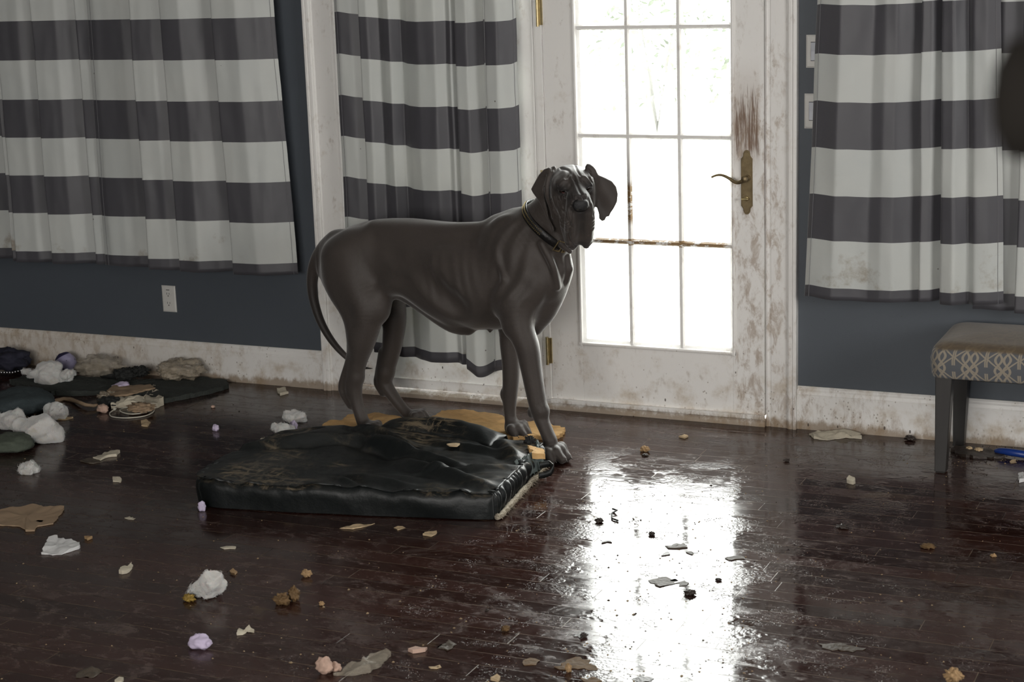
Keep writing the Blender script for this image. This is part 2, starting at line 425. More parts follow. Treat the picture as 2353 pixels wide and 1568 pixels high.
struct(MB().prism(casing_profile(-1.806, -1.932), 'z', 0, DH + .12).build('trim_2', M['trim']), 'right white moulded casing, dirt-streaked, beside the door handle', 'trim')
struct(MB().box((-3.936, -.02, DH), (-1.806, 0, DH + .12)).build('trim_3', M['trim']), 'white head casing over the door unit', 'trim')
# jambs, mullion and threshold
j = MB().box((-3.80, -.012, .0), (-3.762, .13, DH)).box((-1.9335, -.008, .0), (-1.925, .13, DH)).box((-3.80, -.012, 2.39), (-1.925, .13, DH))
j.box((-2.877, -.016, .0), (-2.8495, .13, DH)).box((-2.886, -.012, .04), (-2.877, .13, DH))
struct(j.build('trim_4', M['trim'], bevel=.0015), 'white jambs and centre post of the door unit', 'trim')
th = MB().prism([(-.035, 0), (-.035, .018), (-.02, .030), (.10, .034), (.13, .034), (.13, 0)], 'x', -3.787, -1.932).box((-2.846, -.038, .030), (-1.934, -.022, .047))
struct(th.build('trim_5', M['trim'], bevel=.001), 'worn white and brown threshold under the door unit', 'trim')

# ------------------------------------------------------------------ glazed doors
def french(name, x0, x1, y, zb, cols, gx0, gx1, gz0, lift, mat, chewed=False):
    """y = room face"""
    root = empty(name, ((x0 + x1) / 2, y + .02, zb)); T = .044
    zt = 2.385; gz1 = gz0 + lift * 5
    fr = MB().box((x0, y, zb), (gx0, y + T, zt)).box((gx1, y, zb), (x1, y + T, zt)).box((gx0, y, zb), (gx1, y + T, gz0)).box((gx0, y, gz1), (gx1, y + T, zt))
    place(fr.build('door_frame', mat, bevel=.0015), root)
    bead = MB()
    for x, q in ((gx0, 1), (gx1, -1)):
        bead.prism([(x - q * .012, y), (x - q * .012, y - .005), (x - q * .006, y - .008), (x, y - .007), (x + q * .004, y + .002), (x + q * .013, y + .016), (x + q * .013, y + .03), (x - q * .004, y + .03)], 'z', gz0 - .012, gz1 + .012)
    for z, q in ((gz0, 1), (gz1, -1)):
        bead.prism([(y, z - q * .012), (y - .005, z - q * .012), (y - .008, z - q * .006), (y - .007, z), (y + .002, z + q * .004), (y + .016, z + q * .013), (y + .03, z + q * .013), (y + .03, z - q * .004)], 'x', gx0 - .012, gx1 + .012)
    place(bead.build('glazing_bead', mat), root)
    wx = (gx1 - gx0) / cols; W = .0112
    for c in range(1, cols):
        xx = gx0 + wx * c
        m = MB().prism([(xx - W, y + .012), (xx - W * .5, y + .001), (xx + W * .5, y + .001), (xx + W, y + .012), (xx + W, y + .03), (xx - W, y + .03)], 'z', gz0, gz1)
        place(m.build('muntin', mat), root)
    for r in range(1, 5):
        zz = gz0 + lift * r
        m = MB().prism([(y + .011, zz - W), (y, zz - W * .5), (y, zz + W * .5), (y + .011, zz + W), (y + .03, zz + W), (y + .03, zz - W)], 'x', gx0, gx1)
        mo = place(m.build('muntin', mat), root)
        if chewed and r == 1: pass
    for c in range(cols):
        for r in range(5):
            g = MB().box((gx0 + wx * c + W * .9, y + .018, gz0 + lift * r + W * .9), (gx0 + wx * (c + 1) - W * .9, y + .022, gz0 + lift * (r + 1) - W * .9))
            place(g.build('glass_pane', M['glass']), root)
    return root
GX0, GX1, GZ0, LIFT = -2.706, -2.066, .290, .4240
door = french('door_1', -2.845, -1.937, -.012, .040, 3, GX0, GX1, GZ0, LIFT, M['door'], True)
struct(door, 'white fifteen-pane glass door, clawed brown around the brass handle', 'door')
panel = french('door_2', -3.760, -2.889, -.010, .036, 3, -3.62, -3.02, GZ0, LIFT, M['trim'])
struct(panel, 'fixed white glazed door panel behind the striped curtain', 'door')
place(MB().box((-3.72, -.016, .075), (-2.93, -.010, .082)).box((-2.893, -.016, .04), (-2.887, -.008, 2.38)).build('moulding', M['trim'], bevel=.002), panel)
# hinges
def hinge(z0, z1):
    r = MB()
    x = -2.859; y = -.026
    r.tube([(x, y, z0), (x, y, z1)], .0058, 12)
    n = 5
    for k in range(n + 1):
        zz = z0 + (z1 - z0) * k / n
        r.lathe([(.0064, -.0012), (.0064, .0012)], (x, y, zz), 'z', 12)
    o = r.build('hinge', M['brass'], smooth=False, angle=40)
    m = MB().box((x + .004, -.020, z0 + .004), (x + .017, -.012, z1 - .004)).build('leaf', M['brass'])
    m.parent = o
    place(o, door)
hinge(.190, .305); hinge(.885, .995); hinge(1.570, 1.690)

# handle set
def handle():
    root = empty('door_handle', (-2.005, -.012, .98))
    cx, z0, z1 = -2.006, .842, 1.092
    n = 10; w_ = .023
    def outline(k, zc0, zc1):
        pts = []
        for i in range(n + 1):                                  # rounded, waisted top
            a = math.pi * i / n; pts.append((cx + w_ * .62 * k * math.cos(a), zc1 - .020 + .020 * math.sin(a) * k))
        pts += [(cx - w_ * .62 * k, zc1 - .024), (cx - w_ * k, zc1 - .034), (cx - w_ * k, zc0 + .034), (cx - w_ * .62 * k, zc0 + .022)]
        for i in range(n + 1):
            a = math.pi + math.pi * i / n; pts.append((cx + w_ * .62 * k * math.cos(a), zc0 + .020 + .020 * math.sin(a) * k))
        pts += [(cx + w_ * .62 * k, zc0 + .024), (cx + w_ * k, zc0 + .034), (cx + w_ * k, zc1 - .034), (cx + w_ * .62 * k, zc1 - .022)]
        return pts
    place(MB().prism(outline(1, z0, z1), 'y', -.0165, -.012).prism(outline(.84, z0 + .003, z1 - .003), 'y', -.0195, -.0165).build('escutcheon_plate', M['old_brass'], bevel=.001), root)
    zl = .985
    l = MB().lathe([(.0125, -.030), (.0125, -.020), (.009, -.034), (.009, -.052), (.012, -.054), (.012, -.064), (.006, -.067)], (cx + .004, 0, zl), 'y', 18)
    pts = []; rr = []
    for k in range(19):
        s = k / 18; xx = cx + .004 - .132 * s
        zz = zl - .014 * math.sin(min(1, s / .45) * math.pi) * (1 if s < .45 else 0) + (.014 * math.sin((s - .45) / .55 * math.pi * .9) if s >= .45 else 0)
        pts.append((xx, -.058 + .004 * math.sin(s * 3), zz)); rr.append(.0085 - .0045 * s)
    l.tube(pts, rr, 12)
    place(l.build('lever', M['old_brass'], angle=45), root)
    kz = .905
    k_ = MB().lathe([(.010, -.018), (.010, -.023), (.008, -.026)], (cx, 0, kz), 'y', 16).box((cx - .016, -.040, kz - .004), (cx + .012, -.026, kz + .004))
    place(k_.build('thumb_turn', M['brass'], bevel=.0015), root)
    root.parent = door; root.matrix_parent_inverse = Matrix.Translation(-Vector(door.location))
    return root
handle()

# ------------------------------------------------------------------ curtains
def curtain(name, plan, z_top, z_bot, zs, mat, label, cat='curtain', flare=(0, 0), hem_dip=None, seed=1, group=None, side_hems=()):
    """plan: (x, depth from wall, sag) going left to right; sharp jumps are folds"""
    pts = [np.array(p, float) for p in plan]
    # resample by arc length
    seg = [np.linalg.norm(pts[i + 1][:2] - pts[i][:2]) for i in range(len(pts) - 1)]
    tot = sum(seg); N = int(tot / .0045); S = np.linspace(0, tot, N); cum = np.concatenate([[0], np.cumsum(seg)])
    P = np.stack([np.interp(S, cum, [p[k] for p in pts]) for k in range(3)], 1)
    ker = np.exp(-np.linspace(-2, 2, 7) ** 2); ker /= ker.sum()
    for k in range(3):
        q = np.pad(P[:, k], 3, mode='edge'); P[:, k] = np.convolve(q, ker, 'valid')
    # end pad correction done by edge mode; add soft billows
    rows = 90; Z = np.linspace(z_bot, z_top, rows)
    xc0, xc1 = P[0, 0], P[-1, 0]
    verts = []; uvs = []
    for z in Z:
        h = (z - z_bot) / (z_top - z_bot)
        r = []
        for i in range(N):
            x, d, sag = P[i]
            s = S[i]
            fx = (x - xc0) / (xc1 - xc0)
            xx = x + (flare[0] * (1 - fx) + flare[1] * fx) * (1 - h)
            wob = noise.noise(Vector((s * 5 + seed, z * 1.3, seed))) * .014 + noise.noise(Vector((s * 16 + seed, z * 2.1, 3 + seed))) * .005
            dd = d + wob * (1 - .5 * h) + noise.noise(Vector((s * 26, z * 9, seed * 3))) * .0016
            zz = z - sag
            if hem_dip:
                for (x_, w_, a_) in hem_dip: zz -= a_ * math.exp(-((x - x_) / w_) ** 2) * (1 - h) ** 3
            if h < .03: zz += noise.noise(Vector((s * 12, seed, 0))) * .004
            r.append((xx + noise.noise(Vector((s * 8, z * 3, 9 + seed))) * .004, -dd, zz)); uvs.append((s, z))
        verts.append(r)
    m = MB().grid(verts)
    me = bpy.data.meshes.new(name); me.from_pydata(m.v, [], m.f); me.materials.append(mat)
    uv = me.uv_layers.new(name='UVMap'); U = np.array(uvs)
    li = np.zeros(len(me.loops), np.int32); me.loops.foreach_get('vertex_index', li)
    uv.data.foreach_set('uv', U[li].astype(np.float32).ravel())
    for p in me.polygons: p.use_smooth = True
    o = bpy.data.objects.new(name, me); COL.objects.link(o)
    sm = o.modifiers.new('solid', 'SOLIDIFY'); sm.thickness = .0016; sm.offset = 0
    # stitched side hems
    if side_hems:
        for i in side_hems:
            sh = MB()
            col = max(0, min(N - 1, int(i / .0045) if i >= 0 else N - 1 + int(i / .0045)))
            sh.tube([(verts[k][col][0], verts[k][col][1] - .0016, verts[k][col][2]) for k in range(0, rows, 2)], .0009, 5)
            place(sh.build('hem_stitching', M['thread']), o)
    return tag(o, label, cat, group)
M['thread'] = plain('pale_grey_thread', (.16, .16, .17), .7)
zsL = [.591 - .013, .769 - .013, .943 - .013, 1.116 - .013, 1.288 - .013, 1.464 - .013, 1.638 - .013, 1.81, 1.98, 2.15]
zsM = [.263 - .013 + .1712 * k for k in range(13)]
zsR = [.587, .767, .937, 1.112, 1.285, 1.458, 1.637, 1.81, 1.98, 2.15]
M['curtL'] = mat_curtain('grey_white_striped_cloth_soiled_hem', zsL, 3, .74)
M['curtM'] = mat_curtain('grey_white_striped_cloth', zsM, 7, .40)
M['curtR'] = mat_curtain('grey_white_striped_cloth_muddy_hem', zsR, 11, .80)
def xw(px, py=600, d=.09): return on_wall(px, py, -d).x
# left window, two panels
pa = [(-6.30, .06, 0)]
xx = -6.25
while xx < -5.75: pa += [(xx, .12, 0), (xx + .19, .06, 0)]; xx += .2
pa += [(-5.70, .12, 0), (-5.50, .06, 0), (-5.505, .13, 0), (-5.468, .10, 0), (-5.474, .14, 0), (-5.36, .125, 0), (-5.265, .085, 0), (-5.272, .14, 0), (-5.16, .115, 0), (-5.042, .05, 0), (-5.046, .115, 0), (-4.985, .10, 0)]
curtain('window_curtain', pa, 2.05, .528, zsL, M['curtL'], 'leftmost grey and white striped curtain, running out of frame', seed=2.3, group='striped curtains')
pb = [(-4.975, .075, 0), (-4.93, .085, 0), (-4.80, .075, 0), (-4.715, .05, 0), (-4.722, .125, 0), (-4.63, .105, 0), (-4.562, .075, 0), (-4.568, .13, 0), (-4.47, .13, 0), (-4.38, .085, 0), (-4.305, .065, 0), (-4.312, .125, 0), (-4.20, .12, 0), (-4.12, .09, 0), (-4.05, .045, 0)]
pb = [(x, d + .035, s) for x, d, s in pb]
curtain('window_curtain', pb, 2.05, .528, zsL, M['curtL'], 'striped curtain with soiled hem, right half of the left pair beside blue wall', flare=(-.02, .055), seed=5.1, group='striped curtains', side_hems=(.026, -.02))
# curtain over the fixed glazed panel
k_ = 1 / 3.361 / 580
def mx_(px): return on_wall(px, 10, -.09).x
pm = [(mx_(763), .055, .0), (mx_(775), .065, -.003), (mx_(800), .06, .006), (mx_(827), .04, .013), (mx_(825), .085, .018), (mx_(845), .09, .020), (mx_(866), .065, .026), (mx_(880), .085, .028), (mx_(895), .095, .030), (mx_(912), .05, .034), (mx_(932), .075, .040), (mx_(961), .095, .042), (mx_(1000), .095, .041), (mx_(1022), .07, .040), (mx_(1035), .085, .041), (mx_(1050), .045, .042), (mx_(1047), .095, .048), (mx_(1075), .10, .047), (mx_(1109), .05, .042), (mx_(1107), .075, .036), (mx_(1121), .055, .036), (mx_(1118), .105, .044), (mx_(1148), .115, .044), (mx_(1172), .075, .042), (mx_(1182), .06, .032)]
pm = [(x, d + .012, s - .02) for x, d, s in pm]
curtain('door_curtain', pm, 2.36, .205, zsM, M['curtM'], 'grey and white striped curtain hanging over the fixed glass panel behind the dog', flare=(-.01, -.005), seed=8.7, hem_dip=[(mx_(1085), .055, .045)], group='striped curtains', side_hems=(.018, -.014))
# right window
def rx(px): return on_wall(px, 300, -.09).x
pr = [(rx(1882), .06, 0), (rx(1893), .075, -.004), (rx(1940), .11, .0), (rx(1965), .10, .0), (rx(2010), .085, .004), (rx(2035), .10, .0), (rx(2060), .10, .0), (rx(2115), .05, -.002), (rx(2113), .10, -.008), (rx(2135), .095, -.01), (rx(2160), .055, -.012), (rx(2158), .115, -.008), (rx(2185), .13, -.01), (rx(2212), .085, -.010), (rx(2225), .115, -.012), (rx(2255), .115, -.016), (rx(2284), .10, -.020)]
curtain('window_curtain', pr, 2.05, .542, zsR, M['curtR'], 'striped curtain right of the door, brown stains on its lowest white band', flare=(-.06, .055), seed=12.2, group='striped curtains', side_hems=(.024, -.02))
pr2 = [(rx(2240), .05, 0), (rx(2300), .055, 0), (rx(2345), .04, 0), (rx(2343), .085, 0), (rx(2390), .08, 0), (rx(2430), .04, 0), (rx(2428), .085, 0), (rx(2500), .06, 0), (rx(2560), .08, 0)]
curtain('window_curtain', pr2, 2.05, .525, zsR, M['curtR'], 'striped curtain at the right edge, partly behind its neighbour', seed=15.9, group='striped curtains')
# rods just above the frame carry the cloth
M['rod'] = plain('dark_metal_rod', (.03, .03, .03), .4)
def rod(x0, x1, z, y, label):
    o = MB().tube([(x0, y, z), (x1, y, z)], .012, 12).lathe([(.004, 0), (.022, .008), (.026, .025), (.018, .04), (.004, .046)], (x1, y, z), 'x', 14).build('curtain_rod', M['rod'], angle=40)
    for x in (x0 + .1, x1 - .1): place(MB().box((x - .008, y, z + .010), (x + .008, 0, z + .022)).build('bracket', M['rod']), o)
    tag(o, label, 'curtain rod')
rod(-6.35, -3.98, 2.085, -.09, 'dark rod above the left pair of striped curtains')
rod(-1.78, -.45, 2.085, -.09, 'dark rod above the right striped curtains')
rod(-3.80, -2.93, 2.40, -.085, 'dark rod above the curtain of the fixed glass panel')

# ------------------------------------------------------------------ switches and socket
M['plate'] = plain('white_switch_plastic', (.62, .61, .58), .35, .06)
M['rocker'] = plain('bluish_white_rocker_plastic', (.55, .57, .62), .3, .04)
M['dark'] = plain('dark_slot', (.02, .018, .015), .6)
def plate(x, z, w=.078, h=.118):
    m = MB(); a = .006
    m.add([(x - w/2, 0, z - h/2), (x + w/2, 0, z - h/2), (x + w/2, 0, z + h/2), (x - w/2, 0, z + h/2),
           (x - w/2, -.003, z - h/2), (x + w/2, -.003, z - h/2), (x + w/2, -.003, z + h/2), (x - w/2, -.003, z + h/2),
           (x - w/2 + a, -.0065, z - h/2 + a), (x + w/2 - a, -.0065, z - h/2 + a), (x + w/2 - a, -.0065, z + h/2 - a), (x - w/2 + a, -.0065, z + h/2 - a)],
          [(0, 1, 5, 4), (1, 2, 6, 5), (2, 3, 7, 6), (3, 0, 4, 7), (4, 5, 9, 8), (5, 6, 10, 9), (6, 7, 11, 10), (7, 4, 8, 11), (8, 9, 10, 11), (0, 3, 2, 1)])
    return m
def switch(x0, z0, z1, label):
    z = (z0 + z1) / 2; x = x0 + .06
    root = empty('light_switch', (x, 0, z)); tag(root, label, 'light switch', 'light switches')
    place(plate(x, z, .12, z1 - z0).build('wall_plate', M['plate']), root)
    for dx in (-.024, .024):
        place(MB().prism([(-.0065, z - .034), (-.0095, z - .033), (-.0078, z), (-.0115, z + .033), (-.0065, z + .034)], 'x', x + dx - .017, x + dx + .017).build('rocker', M['rocker'], bevel=.0008), root)
        place(MB().box((x + dx - .018, -.0068, z - .0355), (x + dx + .018, -.0062, z + .0355)).build('rocker_gap', M['dark']), root)
        for s in (-1, 1):
            place(MB().lathe([(.0035, -.0078), (.0035, -.006)], (x + dx, 0, z + s * .049), 'y', 12).build('screw', M['plate']), root)
switch(-1.777, 1.403, 1.525, 'upper white light switch, half hidden by the right curtain')
switch(-1.783, 1.176, 1.307, 'lower white light switch, half hidden by the right curtain')
def socket():
    x, z = -4.739, .364
    root = empty('wall_socket', (x, 0, z)); tag(root, 'white double wall socket low on the blue wall under the left curtain', 'wall socket')
    place(plate(x, z, .074, .122).build('wall_plate', M['plate']), root)
    for s in (-1, 1):
        zz = z + s * .0215 
        r = MB().prism([(x + .0165 * math.cos(a), zz + .0145 * math.sin(a)) for a in [2 * math.pi * k / 20 for k in range(20)]], 'y', -.0085, -.006)
        rc = place(r.build('receptacle', M['plate']), root)
        sl = MB().box((x - .0075, -.0092, zz - .001), (x - .0055, -.0084, zz + .008)).box((x + .005, -.0092, zz - .001), (x + .007, -.0084, zz + .007)).lathe([(.0028, -.0092), (.0028, -.0084)], (x, 0, zz - .0075), 'y', 10)
        place(sl.build('slots', M['dark']), root)
    place(MB().box((x - .011, -.0069, z + .040), (x + .007, -.0064, z + .043)).build('printed_line', M['dark']), root)
    for s in (-1, 1): place(MB().lathe([(.003, -.0075), (.003, -.006)], (x, 0, z + s * .053), 'y', 10).build('screw', M['plate']), root)
socket()

# ------------------------------------------------------------------ upholstered bench
def mat_bench():
    t = NT('grey_cream_trellis_upholstery'); u = t.sep(t.uv()); U, V = u[0], u[1]
    P_, H_ = .112, .082
    def line(h, w=.055):
        return t.math('SUBTRACT', 1, t.step(t.math('ABSOLUTE', h), w * .6, w))
    a = t.math('MULTIPLY', U, 2 * math.pi / P_); b = t.math('MULTIPLY', V, 2 * math.pi / H_)
    fu = t.math('ABSOLUTE', t.math('SUBTRACT', t.math('FRACT', t.math('DIVIDE', U, P_)), .5))       # 0..0.5
    fv = t.math('ABSOLUTE', t.math('SUBTRACT', t.math('FRACT', t.math('DIVIDE', V, H_)), .5))
    # interlaced ogee bands
    o1 = t.math('SUBTRACT', fu, t.math('ADD', .13, t.math('MULTIPLY', t.math('COSINE', b), .10)))
    o2 = t.math('SUBTRACT', fu, t.math('ADD', .13, t.math('MULTIPLY', t.math('COSINE', b), -.10)))
    o3 = t.math('SUBTRACT', fu, t.math('ADD', .36, t.math('MULTIPLY', t.math('COSINE', b), .06)))
    zig = t.math('SUBTRACT', fu, t.math('ADD', .02, t.math('MULTIPLY', fv, .92)))
    bar = t.math('MULTIPLY', line(t.math('SUBTRACT', fu, .47), .03), t.math('GREATER_THAN', fv, .14))
    ln = t.math('MAXIMUM', t.math('MAXIMUM', line(o1, .050), line(o2, .050)), t.math('MAXIMUM', t.math('MULTIPLY', line(zig, .046), 1), bar))
    p = t.pos(); z = t.sep(p)[2]
    c = t.mix(ln, (.085, .09, .10), (.26, .225, .175))
    n = t.noise(t.scale(p, (1, 2, 2)), 9, 6, .7)
    soil = t.step(t.math('ADD', t.math('MULTIPLY', n, .5), t.math('MULTIPLY', t.step(z, .425, .485), .62)), .46, .66)
    c = t.mix(t.math('MULTIPLY', soil, .9), c, t.mix(t.noise(t.scale(p, (20, 60, 60)), 1, 4, .7), (.035, .024, .013), (.145, .098, .048)))
    return t.set(color=c, rough=.85, sheen=.2, normal=t.bump(t.noise(p, 400, 2), .3, .001))
def bench():
    X, W, Yf, Yb = -1.21, 1.15, -.445, -.03
    root = empty('bench', (X + W / 2, (Yf + Yb) / 2, 0)); tag(root, 'low bench with soiled trellis-patterned seat and dark tapered legs', 'bench')
    # seat: rounded box with domed top
    prof = []                                     # in (inset, z)
    z0, zs, zt = .352, .440, .492
    for k in range(3): prof.append((.004 - .004 * k / 2, z0 + .006 * k))
    prof += [(-.003, .39), (-.004, .42), (0, .44)]
    for k in range(1, 9):
        a = math.pi / 2 * k / 8; prof.append((.055 * (1 - math.cos(a)), .44 + .040 * math.sin(a)))
    prof += [(.10, .4855), (.16, .490), (.205, .491)]
    def ring(inset, z):
        pts = []; x0, x1, y0, y1 = X + inset, X + W - inset, Yf + inset, Yb - inset; r = max(.004, .045 - inset * .15)
        r = min(r, (y1 - y0) / 2 - 1e-4)
        for (cx_, cy_, a0) in ((x0 + r, y0 + r, 180), (x1 - r, y0 + r, 270), (x1 - r, y1 - r, 0), (x0 + r, y1 - r, 90)):
            for k in range(9):
                a = math.radians(a0 + 90 * k / 8); pts.append((cx_ + r * math.cos(a), cy_ + r * math.sin(a), z))
            # straight run to the next corner
            nx = {180: ((x1 - r), y0), 270: (x1, y1 - r), 0: (x0 + r, y1), 90: (x0, y0 + r)}[a0]
            lx, ly, _ = pts[-1]
            for k in range(1, 12): pts.append((lx + (nx[0] - lx) * k / 12, ly + (nx[1] - ly) * k / 12, z))
        return pts
    V = []; F = []; UVs = []; rows = [ring(i, z) for i, z in prof]; n = len(rows[0])
    base = rows[3]; per = [0]
    for i in range(1, n + 1): per.append(per[-1] + (Vector(base[i % n]) - Vector(base[i - 1])).length)
    for ri, r in enumerate(rows):
        V += r
    arc = [0]
    for i in range(1, len(prof)): arc.append(arc[-1] + math.hypot(prof[i][0] - prof[i - 1][0], prof[i][1] - prof[i - 1][1]))
    for i in range(len(rows) - 1):
        for k in range(n):
            k2 = (k + 1) % n; F.append((i * n + k, i * n + k2, (i + 1) * n + k2, (i + 1) * n + k))
            UVs += [(per[k], arc[i]), (per[k + 1], arc[i]), (per[k + 1], arc[i + 1]), (per[k], arc[i + 1])]
    F.append(tuple(range((len(rows) - 1) * n, len(rows) * n))); UVs += [(V[i][0], V[i][1]) for i in F[-1]]
    F.append(tuple(range(n))[::-1]); UVs += [(0, 0)] * n
    me = bpy.data.meshes.new('seat'); me.from_pydata(V, [], F); uv = me.uv_layers.new(name='UVMap'); uv.data.foreach_set('uv', np.array(UVs, np.float32).ravel())
    for p in me.polygons: p.use_smooth = True
    me.materials.append(mat_bench()); o = bpy.data.objects.new('seat', me); COL.objects.link(o); place(o, root)
    wood = NT('dark_espresso_wood'); wp = wood.pos(); wood.set(color=wood.mix(wood.noise(wood.scale(wp, (60, 60, 4)), 1, 4), (.009, .008, .0075), (.020, .017, .015)), rough=.4); M['espresso'] = wood.m
    place(MB().box((X + .09, Yf + .10, .325), (X + W - .09, Yb - .08, .354)).build('seat_frame', M['espresso'], bevel=.003), root)
    for sx in (0, 1):
        for sy in (0, 1):
            cx_ = X + .018 if sx == 0 else X + W - .018; s = 1 if sx == 0 else -1
            cy_ = Yf + .014 if sy == 0 else Yb - .014; q = 1 if sy == 0 else -1
            tp, bt = .058, .040
            def sq(w, z, off=0): 
                xs = (cx_ + s * off, cx_ + s * (off + w)); ys = (cy_ + q * off, cy_ + q * (off + w))
                return [(xs[0], ys[0], z), (xs[1], ys[0], z), (xs[1], ys[1], z), (xs[0], ys[1], z)]
            m = MB().add(sq(bt, .004, .003) + sq(tp, .353), [(0, 3, 2, 1), (4, 5, 6, 7), (0, 1, 5, 4), (1, 2, 6, 5), (2, 3, 7, 6), (3, 0, 4, 7)])
            lg = place(m.build('leg', M['espresso'], bevel=.002), root)
            gm = MB().add(sq(bt - .01, .0, .008) + sq(bt - .01, .005, .008), [(0, 3, 2, 1), (4, 5, 6, 7), (0, 1, 5, 4), (1, 2, 6, 5), (2, 3, 7, 6), (3, 0, 4, 7)]).build('glide', M['dark'])
            gm.parent = lg; gm.matrix_parent_inverse = lg.matrix_parent_inverse.copy() if False else Matrix.Identity(4)
            gm.matrix_parent_inverse = (Matrix.Translation(root.location) @ lg.matrix_parent_inverse).inverted()
bench()

# ------------------------------------------------------------------ outdoors: pale paving and a hedge seen washed out through the panes
def outdoors():
    pav = MB().box((-14, .16, -.22), (12, 14, -.12)).build('terrace_paving', plain('pale_paving', (.42, .41, .38), .8, .2, 2))  # paving's own pale colour
    struct(pav, 'pale bright paving outside the glass door', 'paving')
    M['leafy'] = plain('yellow_green_leaves', (.118, .136, .108), .6, .5, 3)
    M['twig'] = plain('grey_bark', (.16, .16, .15), .8)
    rnd = random.Random(3)
    for i, (cx_, cy_, h, w_) in enumerate([(-7.9, 9.4, 1.9, .85), (-5.9, 9.8, 2.0, .8), (-3.9, 9.3, 1.75, .8), (-10.0, 9.7, 2.05, .9)]):
        root = empty('garden_shrub', (cx_, cy_, -.12)); 
        tag(root, ['pale washed-out shrub outside, seen through the middle panes', 'pale shrub outside, behind the right-hand panes of the door', 'small faint shrub outside at the right of the glass', 'faint shrub outside, leftmost beyond the glass'][i], 'shrub', 'shrubs outside the door')
        m = MB(); st = MB()
        for k in range(7):
            a = rnd.uniform(0, 6.28); st.tube([(0, 0, 0), (.15 * math.cos(a), .15 * math.sin(a), h * .4), (w_ * .55 * math.cos(a), w_ * .45 * math.sin(a), h * .85)], [.03, .02, .008], 6)
        for k in range(1500):
            a = rnd.uniform(0, 6.28); zz = rnd.uniform(.12, 1) ** .8; r = w_ * math.sin(math.pi * min(1, zz * .85 + .12)) ** .6 * math.sqrt(rnd.random())
            c = Vector((r * math.cos(a), r * math.sin(a), zz * h)); s = rnd.uniform(.03, .075)
            d = Vector((rnd.uniform(-1, 1), rnd.uniform(-1, 1), rnd.uniform(-.6, 1))).normalized(); e = d.cross(Vector((rnd.random(), rnd.random(), rnd.random()))).normalized() * s * .4
            m.add([c - d * s, c + e, c + d * s, c - e], [(0, 1, 2, 3)])
        m.build('foliage', M['leafy'], root); st.build('stems', M['twig'], root)
outdoors()

